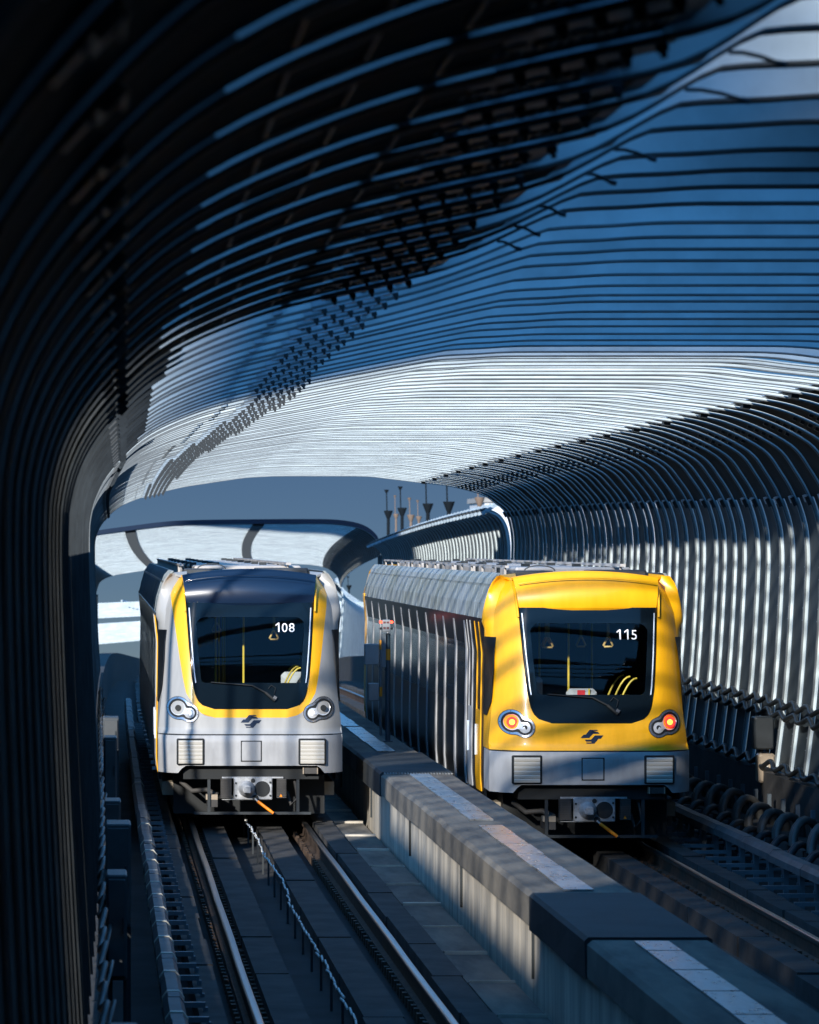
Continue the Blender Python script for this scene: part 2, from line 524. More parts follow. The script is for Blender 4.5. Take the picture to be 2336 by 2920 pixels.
# cable ends sticking out of the stepped lining
ce = MB()
for d, l in ((12.2, .34), (13.2, .42), (15.2, .30), (16.2, .22), (17.2, .2), (18.3, .2), (19.2, .2)):
    q = at_x(frames(section(d)), 2.12)
    p = P(q[0], d, q[1] - .03)
    l *= .5
    pts = [p, p + V((l * .3, .01, .0)), p + V((l * .65, .02, -.012)), p + V((l, .03, -.032))]
    ce = MB()
    ce.tube(pts, .008, 6, 0)
    ce.tube([pts[-1], pts[-1] + V((.03, .005, -.007))], .012, 6, 1)
    ce.build('cable_end', [M['bolt'], M['bluepost']], T1)

# added unseen wall to block the sun: its shadow ends at 36.6 m, so the near ribs lie in open shade; one opening lets a beam through
GY = -22.0
CAN = thing('sun_block_wall', 'added unseen sun-blocking wall with one opening, beyond the near end of the line', 'wall', (-14, GY, -13))
gx = lambda x, d: x - SUNX * (d - GY)
gz = lambda z, d: z + SUNZ * (d - GY)
hx0, hxt, hx1, hz0, hz1 = gx(2.75, 12.9), gx(2.75, 15.6), gx(6.8, 14.0), gz(5.72, 12.9), gz(5.72, 15.6)
top = [(gx(x, 36.6), gz(z, 36.6)) for x, z in ((.33, 4.93), (.7, 5.13), (1.3, 5.3), (2, 5.47), (3.5, 5.72), (6.7, 5.74))]
TOPZ = top[-1][1]
for poly in ([(gx(.33, 19.5), -14), (gx(.33, 19.5), gz(4.93, 19.5))] + top[:-1] + [(hxt, TOPZ), (hxt, hz1), (hx0, hz0), (hx0, -14)],
             [(hx0 + .002, -14), (hx0 + .002, hz0), (hx1, hz0), (hx1, -14)],
             [(hxt + .002, hz1), (hxt + .002, TOPZ), (hx1, TOPZ), (hx1, hz1)],
             [(hx1 + .002, -14), (hx1 + .002, TOPZ), (9, TOPZ), (9, -14)]):
    cb = MB()
    cb.rings([[V((x, GY, z)) for x, z in poly], [V((x, GY - .6, z)) for x, z in poly]], 0, cap=True)
    cb.build('wall_panel', M['facade'], CAN)
HALL = thing('added_hall', 'added unseen station hall, its walls and roof slabs set to dim the near ribs', 'station', (5, -14, -.26))  # added, unseen: walls and roof slabs cut light on the near ribs
for x0, x1, y0, y1, z0, z1 in ((-.9, -.7, -14, 4.6, -.25, 6.2), (11.4, 11.6, -14, 11.3, -.25, 6.2), (-.9, 11.6, -14.2, -14, -.25, 6.2),
                               (-.9, 11.6, -14.2, 4.6, 6.21, 6.4), (1.6, 11.6, 4.602, 11.3, 6.21, 6.4), (3.2, 11.6, 14.6, 18.5, 6.21, 6.4), (5.0, 11.6, 18.502, 24, 6.21, 6.4), (6.0, 11.6, 24.002, 30, 6.21, 6.4)):
    p = MB()
    p.box(x0, x1, y0, y1, z0, z1)
    p.build('hall_blocker', M['hall_block'], HALL)


# ------------------------------------------------------------------ open right-hand barrier after the tunnel
def side_wall(name, label, d0, d1, step, xw, lining):
    root = thing(name, label, 'barrier wall', P(xw, d0, 0))
    sheet = MB()
    ds = []
    d = d0
    while d <= d1:
        ds.append(d)
        d += step

    def prof(d):
        xj = xw
        return catmull([(xj - .42, CAMZ + 1.02), (xj - .08, CAMZ + .85), (xj + .1, CAMZ + .5), (xj + .15, CAMZ - .1), (xj + .06, CAMZ - 1.9), (xj - .08, CAMZ - 3.2)], 4)
    for i, d in enumerate(ds):
        fr = frames(prof(d))
        m = MB()
        i_beam(m, d, fr, .09, .10)
        rb = m.build('steel_rib', [M['rib'], M['flange']], root)
        o = MB()
        x, z = fr[0][0], fr[0][1]
        o.obox(P(x + .16, d, z + .06), V((.22, 0, .13)), V((0, .05, 0)), V((-.02, 0, .035)), 0)
        o.obox(P(x - .02, d + .15, z + .03), V((.06, 0, .02)), V((0, .15, 0)), V((-.01, 0, .03)), 1)
        o.build('outrigger', [M['plate'], M['darkpost']], rb)
        if i + 1 < len(ds):
            strip(sheet, d + .055, ds[i + 1] - .055, prof(d), prof(ds[i + 1]), -.062)
    sheet.build('wall_lining', lining, root)
    return root


side_wall('barrier_wall', 'half height curved barrier wall without a roof, right of the line beyond the tunnel', 91.0, 136, 1.0, 9.92, M['wallpanel'])
side_wall('barrier_wall', 'distant pale barrier wall curving right, seen between the two trains', 187.0, 245, 1.5, 9.92, M['panel_edge'])


# ------------------------------------------------------------------ tunnel 2 and far platform roof
def drange(a, b, s):
    out = []
    while a < b:
        out.append(a)
        a += s
    return out


def open_tunnel(name, label, pts, d0, d1, step, drop_right, fascia=True, dark_x=(5.1,)):
    root = thing(name, label, 'tunnel roof', P(5, d0, 0))
    prof = [(x, CAMZ + h) for x, h in catmull(pts, 4)]
    fr = frames(prof)
    n = len(prof)
    d = d0
    panel, panel2 = MB(), MB()
    while d <= d1:
        m = MB()
        i_beam(m, d, fr, .11, .11, tf=.02)
        rb = m.build('steel_rib', [M['rib'], M['flange']], root)
        for dx in dark_x:
            s = MB()
            q = min(fr[4:-4], key=lambda q: abs(q[0] - dx) + (0 if q[1] > CAMZ + .8 else 9))
            fbox(s, d, q, -.10, -.02, -.13, .05, -.2, .2)
            s.build('splice_plate', M['bolt'], rb)
        k0 = min(range(n // 2, n), key=lambda k: abs(prof[k][0] - drop_right))
        if d + step <= d1:
            strip(panel, d + .08, d + step - .08, prof[k0:], prof[k0:], -.02)
            strip(panel2, d + .08, d + step - .08, prof[:9], prof[:9], -.10)
        d += step
    panel.build('haunch_lining', M['panel'], root)
    panel2.build('haunch_lining', M['panel'], root)
    for dd in drange(d0 + .2, d1, 8.0):
        for (xx, zz) in (prof[0], prof[-1])[:2 if dd < d0 + 4 else 1]:
            c = MB()
            c.tube([P(xx, dd, -1), P(xx, dd, zz)], .09, 8)
            c.build('column', M['darkpost'], root)
    if fascia:
        f = MB()
        for a, b in zip(fr, fr[1:]):
            if a[1] > CAMZ + .5 and b[1] > CAMZ + .5:
                p = [P(a[0], d0 - .5, a[1] + .02), P(b[0], d0 - .5, b[1] + .02), P(b[0], d0 - .5, b[1] + .19), P(a[0], d0 - .5, a[1] + .19)]
                f.rings([p, [q + V((0, .3, 0)) for q in p]], 0)
        f.build('fascia_beam', M['navy'], root)
    return root


T2 = open_tunnel('noise_barrier_tunnel', 'second, farther section of ribbed tunnel roof beyond the gap of open sky',
                 [(-2.4, .3), (-2.2, .9), (-1.6, 1.22), (-.5, 1.42), (.6, 1.57), (2.0, 1.74), (3.5, 1.8), (7.3, 1.83), (8.4, 1.8), (9.3, 1.62), (9.85, 1.2), (10.0, .65)],
                 137.0, 186, 1.2, 9.1, True, (.5, 5.15))
T3 = thing('platform_roof', 'farthest pale platform roof low behind the white train', 'roof', P(5, 240, 0))
for j, (da, db) in enumerate(((240, 252), (262, 278))):
    xs = [-21 + k * 1.6 for k in range(20)]
    for d in drange(da, db, 1.25):
        r = MB()
        low = [P(x, d, CAMZ + 1.87 - .02 * x ** 2 * .12) for x in xs]
        ring = [low, [p + V((0, .12, 0)) for p in low], [p + V((0, .12, .34)) for p in low], [p + V((0, 0, .34)) for p in low]]
        r.rings([[q[k] for q in ring] for k in range(len(xs))], 0, cap=True)
        r.build('roof_rib', M['rib'], T3)
    pur = MB()
    for x in (-8, 0, 8.4):
        pur.tube([P(x, d, CAMZ + 2.3 - .02 * x ** 2 * .12) for d in drange(da, db + 2, 2)], .06, 6)
        pur.build('purlin', M['rib'], T3)
        pur = MB()
    for x in (8.4,):
        for d in (da + .5, db - .5):
            c = MB()
            c.tube([P(x, d, -.3), P(x, d, CAMZ + 1.8)], .16, 8)
            c.build('column', M['rib'], T3)


# ------------------------------------------------------------------ ground, deck
g = MB()
SL = -.036
g.add([V((-4000, -4000, -13 - 4000 * -SL * 0)), V((4000, -4000, -13)), V((4000, 0, -13)), V((-4000, 0, -13)),
       V((4000, 9000, -13 + SL * 9000)), V((-4000, 9000, -13 + SL * 9000))], [(0, 1, 2, 3), (3, 2, 4, 5)])
tag(g.build('ground', M['ground']), kind='structure')
dk = MB()
ds = list(range(-12, 320, 4))
for a, b in zip(ds, ds[1:]):
    q0 = [P(-1.2, a, -.26), P(10.6, a, -.26), P(10.6, a, -1.4), P(-1.2, a, -1.4)]
    q1 = [P(-1.2, b, -.26), P(10.6, b, -.26), P(10.6, b, -1.4), P(-1.2, b, -1.4)]
    dk.rings([q0, q1], 0, cap=False)
tag(dk.build('viaduct_deck', M['deck']), kind='structure')
vp = 0
for d in range(-6, 300, 24):
    p = MB()
    c = P(4.8, d, 0)
    p.tube([V((c.x, c.y, -13 + SL * max(d, 0) - 1)), V((c.x, c.y, c.z - 1.38))], 1.1, 16)
    p.tube([V((c.x, c.y, c.z - 2.6)), V((c.x, c.y, c.z - 1.38))], [1.1, 2.6], 16)
    o = p.build('viaduct_pier', M['concrete'])
    tag(o, 'round concrete viaduct pier under the deck, hidden below the tracks', 'pier', 'viaduct piers')
# parapets that carry the ribs
for nm, x0, x1, z1, lb in (('parapet', -.45, -.0, .9, 'low concrete parapet under the left ribs'),
                           ('parapet', 9.15, 9.75, .78, 'low concrete parapet under the right ribs')):
    p = MB()
    ds = list(range(2, 190, 2))
    for a, b in zip(ds, ds[1:]):
        e = interp((a + b) / 2, [(50, 0), (90, .57)]) if x0 > 5 else 0
        w0 = [P(x0 + e, a, -.26), P(x1 + e, a, -.26), P(x1 + e, a, z1), P(x0 + e, a, z1)]
        w1 = [P(x0 + e, b - .02, -.26), P(x1 + e, b - .02, -.26), P(x1 + e, b - .02, z1), P(x0 + e, b - .02, z1)]
        p.rings([w0, w1], 0, cap=True)
    tag(p.build(nm, M['plinth']), lb, 'parapet')


# ------------------------------------------------------------------ track furniture
def drange(a, b, s):
    out = []
    while a < b:
        out.append(a)
        a += s
    return out


def long_strip(mb, xa, xb, z0, z1, d0, d1, seg, gap=.02, mi=0, jig=0.0, step=2.0):
    for a in drange(d0, d1, seg):
        b = a + seg - gap
        j = random.uniform(-jig, jig)
        k = random.uniform(-jig, jig)
        ds = [a + (b - a) * t for t in ([0, 1] if seg <= 2.5 else [q / 4 for q in range(5)])]
        mb.rings([[P(xa + k, d, z0), P(xb + k, d, z0), P(xb + k, d, z1 + j), P(xa + k, d, z1 + j)] for d in ds], mi, cap=True)


def running_rail(tc, x, label):
    root = thing('running_rail', label, 'rail', P(tc + x, 6, -.2))
    sec = [(-.065, -.2), (.065, -.2), (.065, -.185), (.012, -.17), (.012, -.045), (.036, -.03), (.036, -.004),
           (-.036, -.004), (-.036, -.03), (-.012, -.045), (-.012, -.17), (-.065, -.185)]
    m = MB()
    ds = drange(6, 300, 2)
    m.rings([[P(tc + x + a, d, z) for a, z in sec] for d in ds], 0, cap=True)
    m.build('rail_web', M['railside'], root)
    t = MB()
    hs = [(-.036, -.004), (.036, -.004), (.034, .012), (.022, .02), (-.022, .02), (-.034, .012)]
    t.rings([[P(tc + x + a + .004 * math.sin(d * .9), d, z) for a, z in hs] for d in ds], 0, cap=True)
    t.build('rail_head', M['railtop'], root)
    f = MB()
    for d in drange(14, 74, .3):
        for s in (-1, 1):
            f.box(tc + x + s * .12 - .022, tc + x + s * .12 + .022, d, d + .10, -.24, -.145 + random.uniform(-.01, .01))
    tag(f.build('rail_fastening', M['railside'], root), kind='stuff')
    return root


running_rail(2.1, -.79, 'left running rail of the white train\'s track, worn bright on top')
running_rail(2.1, .79, 'right running rail of the white train\'s track, brightest shine of all')
running_rail(6.3, -.79, 'left running rail of the yellow train\'s track, beside the concrete walkway')
running_rail(6.3, .79, 'right running rail of the yellow train\'s track, with a rusty sheen')


def plinth(x0, x1, z1, label, seg=3.1, m='plinth', z0=-.26, dd=(12, 150)):
    p = MB()
    long_strip(p, x0, x1, z0, z1, dd[0], dd[1], seg, .03, 0, .012)
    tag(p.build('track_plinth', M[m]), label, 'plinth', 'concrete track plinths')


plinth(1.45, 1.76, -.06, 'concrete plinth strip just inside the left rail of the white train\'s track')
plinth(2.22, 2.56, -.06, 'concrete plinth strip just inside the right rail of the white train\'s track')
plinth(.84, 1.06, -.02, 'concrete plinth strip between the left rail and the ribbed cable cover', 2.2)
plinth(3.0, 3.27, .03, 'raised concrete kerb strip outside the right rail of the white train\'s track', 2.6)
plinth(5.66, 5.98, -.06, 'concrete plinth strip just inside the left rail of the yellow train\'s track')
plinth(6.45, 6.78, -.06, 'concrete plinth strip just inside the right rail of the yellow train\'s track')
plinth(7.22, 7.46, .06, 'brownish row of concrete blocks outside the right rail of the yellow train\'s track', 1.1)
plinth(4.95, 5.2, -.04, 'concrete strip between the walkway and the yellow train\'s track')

TRN = thing('cable_trench', 'row of flat concrete trench covers with pale joints at the foot of the walkway wall', 'cable trench', P(3.5, 14, -.26))
for a in drange(14, 130, 2.35):
    j = random.uniform(-.012, .012)
    t = MB()
    t.box(3.32 + sx(a), 3.74 + sx(a), a, a + 2.22, -.26, -.03 + j + dz(a), 0)
    t.build('cover_slab', M['cap'], TRN)
    w = .05 if random.random() < .75 else .28
    t = MB()
    t.box(3.33 + sx(a), 3.74 + sx(a), a + 2.225, a + 2.225 + w * .4, -.22, -.005 + dz(a), 0)
    t.build('joint_strip', M['wallcon'], TRN)


def centre_cable(x, label):
    root = thing('feeder_cable', label, 'cable', P(x, 12, 0))
    m, c = MB(), MB()
    p = None
    d = 12.0
    off = 0
    while d < 90:
        l = random.uniform(.30, .42)
        off = off * .8 + random.uniform(-.014, .014)
        off2 = off * .8 + random.uniform(-.018, .018)
        m.tube([P(x + off, d, .06 + off * .3), P(x + (off + off2) / 2, d + l / 2, .06), P(x + off2, d + l - .02, .06 + off2 * .3)], .0105, 8, 0)
        c.tube([P(x + off2, d + l - .022, .06 + off2 * .3), P(x + off2 * .9, d + l + .002, .06)], .0115, 8, 0)
        d += l
    for d in drange(14.5, 80, 1.5):
        h = MB()
        h.box(x - .012 + sx(d), x + .012 + sx(d), d, d + .02, -.26 + dz(d), .045 + dz(d))
        h.build('stand', M['darkpost'], root)
    m.build('sheath', M['cablew'], root)
    tag(c.build('clamp', M['cableb'], root), kind='stuff')


centre_cable(2.08, 'wavy pale segmented cable along the middle of the white train\'s track')
centre_cable(5.42, 'wavy pale segmented cable between the walkway and the yellow train\'s track')


def rail_cover(x, label, side, w=.085, z=.28, seg=1.35):
    root = thing('power_rail', label, 'power rail', P(x, 14, -.26))
    sec = [(-w, z - .09), (w, z - .09), (w, z - .01), (w * .55, z + .045), (-w * .55, z + .045), (-w, z - .01)]
    ds = drange(14.0, 88, seg)
    for k, a in enumerate(ds):
        m = MB()
        b = a + seg - .015
        j = random.uniform(-.006, .006)
        m.rings([[P(x + u + j, d, v + j) for u, v in sec] for d in (a, a + seg / 2, b)], 0, cap=True)
        if (a < 45 or k % 6 == 0) and side < 0:
            e = a + .30 + random.uniform(0, .06)
            m.rings([[P(x + u * 1.06, d, v + .006) for u, v in sec] for d in (e, e + .07)], 1, cap=True)
        m.build('cover_segment', [M['cover'], M['clip']], root)
    for d in drange(14.4, 80, .95):
        br = MB()
        br.box(x - .03 + sx(d), x + .03 + sx(d), d, d + .05, -.26 + dz(d), z - .09 + dz(d))
        xa, xb = (x + .028, x + .30) if side < 0 else (x - .45, x - .028)
        br.box(xa + sx(d), xb + sx(d), d + .002, d + .048, .02 + dz(d), .065 + dz(d))
        br.box((xb if side < 0 else xa) + sx(d) - .02, (xb if side < 0 else xa) + sx(d) + .02, d, d + .05, -.26 + dz(d), .022 + dz(d))
        br.build('support_bracket', M['greypost'], root)


rail_cover(.6, 'segmented grey power rail cover on brackets along the left wall', -1)
rail_cover(7.92, 'segmented grey power rail cover on posts right of the yellow train', 1, .10, .30, 1.9)

# ------------------------------------------------------------------ walkway between the tracks
W = thing('concrete_walkway', 'raised concrete walkway with pale metal tread strip between the two tracks', 'walkway', (4.2, 12, -.26))
wl = MB()
for a in drange(12, 140, 2.1):
    b = a + 2.085
    wl.rings([[P(3.82, d, -.26), P(4.6, d, -.26), P(4.6, d, .60), P(3.82, d, .60)] for d in (a, b)], 0, cap=True)
wl.build('wall', M['wallcon'], W)
for a, b in ((12, 27.8), (31.4, 39.5), (39.52, 48.0), (52.6, 60), (60.05, 75), (75.05, 100), (100.05, 138)):
    s = MB()
    ds = drange(a, b, 1.6) + [b]
    rings = []
    for k, d in enumerate(ds):
        e = random.uniform(-.012, .012)
        f = random.uniform(-.008, .008)
        rings.append([P(3.73 + e, d, .60), P(4.67 + f, d, .60), P(4.67 + f, d, .86), P(4.64 + f, d, .885), P(3.77 + e, d, .885), P(3.73 + e, d, .85)])
    s.rings(rings, 0, cap=True)
    s.build('cap_slab', M['cap'], W)
for a, b in ((27.82, 31.38), (48.02, 52.58)):  # near piece puts shade into its colour, far one is a dark plate
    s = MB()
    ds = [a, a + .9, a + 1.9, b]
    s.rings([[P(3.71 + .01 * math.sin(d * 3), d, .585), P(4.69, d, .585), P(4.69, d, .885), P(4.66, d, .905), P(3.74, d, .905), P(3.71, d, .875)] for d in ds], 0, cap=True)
    s.build('dark_cap_piece', M['darkcap'], W)
gr = MB()
for k in range(24):
    gr.box(3.76 + k * .038, 3.78 + k * .038, 47.86, 47.98, .886, .90)
gr.build('drain_grating', M['tread'], W)
for a, b in ((12.3, 27.6), (31.7, 39.3), (39.8, 47.7), (53, 60), (60.3, 72)):
    for d in drange(a, b - .5, 1.22):
        t = MB()
        e = random.uniform(-.012, .012)
        l = min(1.2, b - d)
        t.obox(P(4.19 + e, d + l / 2, .895), V((.13, 0, 0)), V((0, l / 2 - .012, 0)), V((0, 0, .008)))
        t.build('tread_plate', M['tread'], W)
for a in drange(13, 60, 6.3):
    bt = MB()
    bt.box(3.795, 3.818, a, a + .03, .1, .6, 0)
    bt.build('expansion_joint', M['bolt'], W)

# ------------------------------------------------------------------ signal posts on the walkway
S1 = thing('signal_post', 'thick blue grey signal post with two red lamps on its head', 'signal', P(4.43, 55.8, .885))
c = P(4.43, 55.8, .885)
m = MB()
m.tube([c, c + V((0, 0, 1.66))], .04, 12)
m.box(c.x - .07, c.x + .07, c.y - .07, c.y + .07, c.z, c.z + .02)
m.build('post', M['bluepost'], S1)
m = MB()
m.tube([c + V((0, 0, 1.25)), c + V((0, 0, 1.42))], .0415, 12)
m.build('yellow_band', M['orangeband'], S1)
m = MB()
m.cbox(c.x - .09, c.x + .03, c.y - .14, c.y - .05, c.z + 1.68, c.z + 1.87, .008, 0)
m.build('signal_head', M['signalbox'], S1)
m = MB()
for k in (1.73, 1.815):
    for q in (-.078, -.028):
        m.box(c.x + q, c.x + q + .036, c.y - .145, c.y - .139, c.z + k, c.z + k + .028)
m.build('indicator_panel', M['dullred'], S1)
m = MB()
m.box(c.x - .10, c.x - .035, c.y - .1, c.y - .03, c.z + 1.15, c.z + 1.66)
m.build('back_box', M['greypost'], S1)
for sgn in (-.115, .05):
    l = MB()
    l.tube([c + V((sgn, -.10, 1.835)), c + V((sgn, -.13, 1.835))], .022, 14)
    o = l.build('red_lamp', M['signalred'], S1)
    l = MB()
    l.tube([c + V((sgn, -.10, 1.735)), c + V((sgn, -.13, 1.735))], .02, 14)
    l.build('dark_lamp', M['black'], S1)
S2 = thing('signal_post', 'thin grey post with orange bands and two grey boxes, left of the red signal', 'post', P(4.46, 57.6, .885))
c = P(4.46, 57.6, .885)
m = MB()
m.tube([c, c + V((0, 0, 1.45))], .024, 10)
m.build('post', M['greypost'], S2)
for z in (.62, 1.36):
    m = MB()
    m.tube([c + V((0, 0, z)), c + V((0, 0, z + .15))], .0265, 10)
    m.build('orange_band', M['orangeband'], S2)
for z0, z1, x0, x1 in ((1.12, 1.45, -.26, -.03), (.55, .83, -.20, -.03)):
    m = MB()
    m.cbox(c.x + x0, c.x + x1, c.y - .08, c.y + .08, c.z + z0, c.z + z1, .012)
    m.build('control_box', M['signalbox'], S2)

# ------------------------------------------------------------------ things along the left wall
for k, (d, z0, h, w, lb) in enumerate(((46, 1.30, .42, .20, 'small grey cabinet on the left wall, farthest of the row'),
                                       (40.5, .98, .78, .15, 'tall narrow grey cabinet on the left wall beside the white train'),
                                       (37, .75, .55, .17, 'squat dark grey cabinet on the left wall near the white train'),
                                       (30, .75, .85, .21, 'large dark cabinet with pale top edge left of the cable cover'),
                                       (27.6, .6, .8, .16, 'dark cabinet with a raised door frame low on the left wall'),
                                       (20.5, .45, .7, .17, 'nearest dark cabinet at the foot of the left wall'))):
    r = thing('wall_cabinet', lb, 'cabinet', P(.16, d, z0), 'cabinets along the left wall')
    m = MB()
    m.cbox(.06, .06 + w, d, d + .5, z0, z0 + h, .012, 0)
    m.build('body', M['cabinet'], r)
    m = MB()
    m.cbox(.075, .045 + w, d - .025, d - .001, z0 + .03, z0 + h - .03, .006, 0)
    dr = m.build('door', M['cabinet'], r)
    m = MB()
    m.box(.06 + w * .75, .06 + w * .82, d - .045, d - .026, z0 + h * .45, z0 + h * .6)
    m.build('handle', M['darkpost'], dr)
    m = MB()
    for x in (.08, .03 + w):
        m.box(x, x + .03, d + .1, d + .14, -.26, z0)
    m.build('stand', M['darkpost'], r)


def wavy(name, label, x, z, d0, d1, r, amp, per, m, cat='cable', n=5, ph=0, xamp=.4):
    b = MB()
    pts = []
    d = d0
    while d <= d1:
        a = amp * math.cos(2 * math.pi * d / per + ph) + random.uniform(-amp, amp) * .25
        pts.append(P(x(d) + a * xamp, d, z(d) + a))
        d += per / n
    b.tube(pts, r, 7)
    return tag(b.build(name, M[m]), label, cat)


wavy('wall_cable', 'thick kinked grey cable hanging along the foot of the left wall', lambda d: .03, lambda d: 1.05 + .012 * (d - 20), 12, 60, .022, .05, 1.0, 'cableg')
wavy('wall_cable', 'thin looping dark cable just below the thick one on the left wall', lambda d: .06, lambda d: .86 + .012 * (d - 20), 12, 60, .014, .09, 2.1, 'cableg', n=7)
XJ = lambda d: interp(d, [(50, 9.35), (90, 9.92)])
wavy('wall_cable', 'upper of two black scalloped cables hung across the right wall ribs', lambda d: XJ(d) - .03, lambda d: CAMZ - 2.17, 44, 89, .035, .045, 1.0, 'cableb', n=6)
wavy('wall_cable', 'lower of two black scalloped cables hung across the right wall ribs', lambda d: XJ(d) - .04, lambda d: CAMZ - 2.33, 44, 89, .035, .045, 1.0, 'cableb', n=6, ph=.9)
wavy('wall_cable', 'black wavy cable along the bottom of the right wall ribs', lambda d: XJ(d) - .2, lambda d: CAMZ - 3.0, 44, 89, .035, .05, 1.0, 'cableb', n=6, ph=2)

B = thing('control_cabinet', 'black control box with beige box under it, on the right wall', 'cabinet', (9.2, 50.4, .72))
m = MB()
m.cbox(9.04, 9.31, 50.2, 50.5, 1.08, 1.53, .02)
m.build('upper_box', M['darkpost'], B)
m = MB()
m.tube([V((9.15, 50.35, 1.02)), V((9.15, 50.35, 1.09))], .03, 10)
m.tube([V((9.25, 50.35, 1.02)), V((9.25, 50.35, 1.09))], .02, 10)
m.build('conduit', M['black'], B)
m = MB()
m.cbox(9.10, 9.33, 50.22, 50.48, .62, 1.02, .025)
m.build('lower_box', M['beigebox'], B)
m = MB()
m.tube([V((9.2, 50.2, .85)), V((9.2, 50.225, .85))], .03, 12)
m.build('knob', M['clip'], B)

# cable rack with arched bundles
R_ = thing('cable_rack', 'cable rack with a row of arched grey cable bundles along the right wall', 'cable rack', (8.7, 40, -.26))
for d in drange(40, 76, 1.0):
    m = MB()
    m.box(8.25, 9.1, d, d + .06, .08, .12)
    m.box(8.26, 8.31, d, d + .06, -.26, .08)
    m.box(9.0, 9.05, d, d + .06, -.26, .55)
    m.box(8.25, 9.1, d, d + .06, -.12, -.09)
    m.build('rack_frame', M['greypost'], R_)
for k, d in enumerate(drange(41, 66, 1.05)):
    for z, xo, rr, mt in ((.10, 8.52, .05, 'cableg'), (-.12, 8.24, .04, 'cableb')):
        b = MB()
        for u in (-.055, .055):
            pts = []
            for t in range(9):
                a = math.pi * t / 8
                pts.append(V((xo + .30 + .20 * -math.cos(a) + .02 * math.sin(5 * d), d + u + .42 * t / 8, z + .05 + (.30 + .03 * math.sin(d * 7)) * math.sin(a))))
            b.tube(pts, rr, 7)
        b.build('cable_loop', M[mt], R_)
    b = MB()
    b.obox(V((8.42, d + .2, .0)), V((.05, 0, .02)), V((0, .02, 0)), V((-.03, 0, .10)))
    b.build('cable_hook', M['plate'], R_)
tr = MB()
long_strip(tr, 8.62, 9.12, -.26, .16, 40, 90, 1.5, .03, 0, .02)
tag(tr.build('cable_trough', M['plinth']), 'dirty concrete cable trough at the foot of the right wall', 'cable trough')

# ------------------------------------------------------------------ trains
def hw(z):
    return interp(z, [(.77, 1.27), (1.29, 1.27), (1.5, 1.255), (1.78, 1.22), (2.54, 1.19), (3.03, 1.155), (3.2, 1.10), (3.3, 1.06), (3.47, .95), (3.6, .9)])


def bw(z):
    return interp(z, [(.62, 1.25), (.9, 1.27), (1.3, 1.27), (1.75, 1.262), (2.5, 1.25), (2.84, 1.262), (2.93, 1.305), (3.15, 1.262), (3.36, 1.205), (3.40, 1.185), (3.53, 1.09)])


def gw(z):
    return interp(z, [(1.64, .50), (1.66, .60), (1.70, .68), (1.76, .735), (1.85, .77), (1.95, .79), (2.05, .81), (2.5, .85), (3.1, .89), (3.6, .93)])


def ow(z):
    return min(interp(z, [(1.525, .50), (1.54, .60), (1.59, .69), (1.66, .765), (1.744, .82), (1.86, .89), (2.05, .93), (2.35, .977), (2.7, 1.025), (3.05, 1.074), (3.3, 1.1)]), hw(z) - .005)


def F(x, z):
    y0 = interp(z, [(1.29, 0.0), (1.33, .035), (1.40, .05), (1.64, .08), (2.3, .21), (3.1, .42), (3.3, .50), (3.47, .60), (3.6, .72)])
    h = hw(z)
    c = max(0.0, (abs(x) - .70) / (h - .70))
    return y0 + (.42 if z > 1.3 else .34) * c ** 2.4


def zs(a, b, n):
    return [a + (b - a) * k / n for k in range(n + 1)]


def patch(z_list, xa, xb, n, dy=0.0):
    return [[V((lerp(xa(z), xb(z), k / n), F(lerp(xa(z), xb(z), k / n), z) + dy, z)) for k in range(n + 1)] for z in z_list]


def peanut(ca, ra, cb_, rb, off, n=44, k=.045):
    mid = ((ca[0] * .58 + cb_[0] * .42), (ca[1] * .58 + cb_[1] * .42))

    def sdf(x, z):
        a = math.hypot(x - ca[0], z - ca[1]) - ra
        b = math.hypot(x - cb_[0], z - cb_[1]) - rb
        h = max(k - abs(a - b), 0) / k
        return min(a, b) - h * h * k / 4
    out = []
    for i in range(n):
        t = 2 * math.pi * i / n
        lo, hi = 0, .6
        for _ in range(30):
            r = (lo + hi) / 2
            if sdf(mid[0] + r * math.cos(t), mid[1] + r * math.sin(t)) < off:
                lo = r
            else:
                hi = r
        out.append((mid[0] + lo * math.cos(t), mid[1] + lo * math.sin(t)))
    return out


def ring_solid(mb, o_in, o_out, yo, th, mi=0):
    n = len(o_in)
    A = [V((x, F(x, z) + yo, z)) for x, z in o_out]
    Bi = [V((x, F(x, z) + yo, z)) for x, z in o_in]
    A2 = [p + V((0, th, 0)) for p in A]
    B2 = [p + V((0, th, 0)) for p in Bi]
    mb.rings([A2, A, Bi, B2], mi, cap=False)


def text_mesh(s, size, mt, name, parent, x, z, y):
    cu = bpy.data.curves.new(name, 'FONT')
    cu.body = s
    cu.size = size
    cu.space_character = 1.08
    cu.align_x = 'CENTER'
    cu.extrude = .002
    ob = bpy.data.objects.new(name + '_tmp', cu)
    COL.objects.link(ob)
    dg = bpy.context.evaluated_depsgraph_get()
    me = bpy.data.meshes.new_from_object(ob.evaluated_get(dg))
    bpy.data.objects.remove(ob)
    for v in me.vertices:
        X, Z = v.co.x, v.co.y
        v.co = V((x + X, y(x + X, z + Z) + v.co.z, z + Z))
    me.materials.clear()
    me.materials.append(mt)
    o = bpy.data.objects.new(name, me)
    COL.objects.link(o)
    o.parent = parent
    return o


LOGO = [(-1.0, -.20), (-.74, .10), (-.55, .10), (-.20, .52), (.45, .52), (.53, .42), (.06, .42), (-.18, .14), (-.24, .14),
        (.02, .34), (.52, .34), (.66, .17), (.10, .17), (-.26, -.20)]


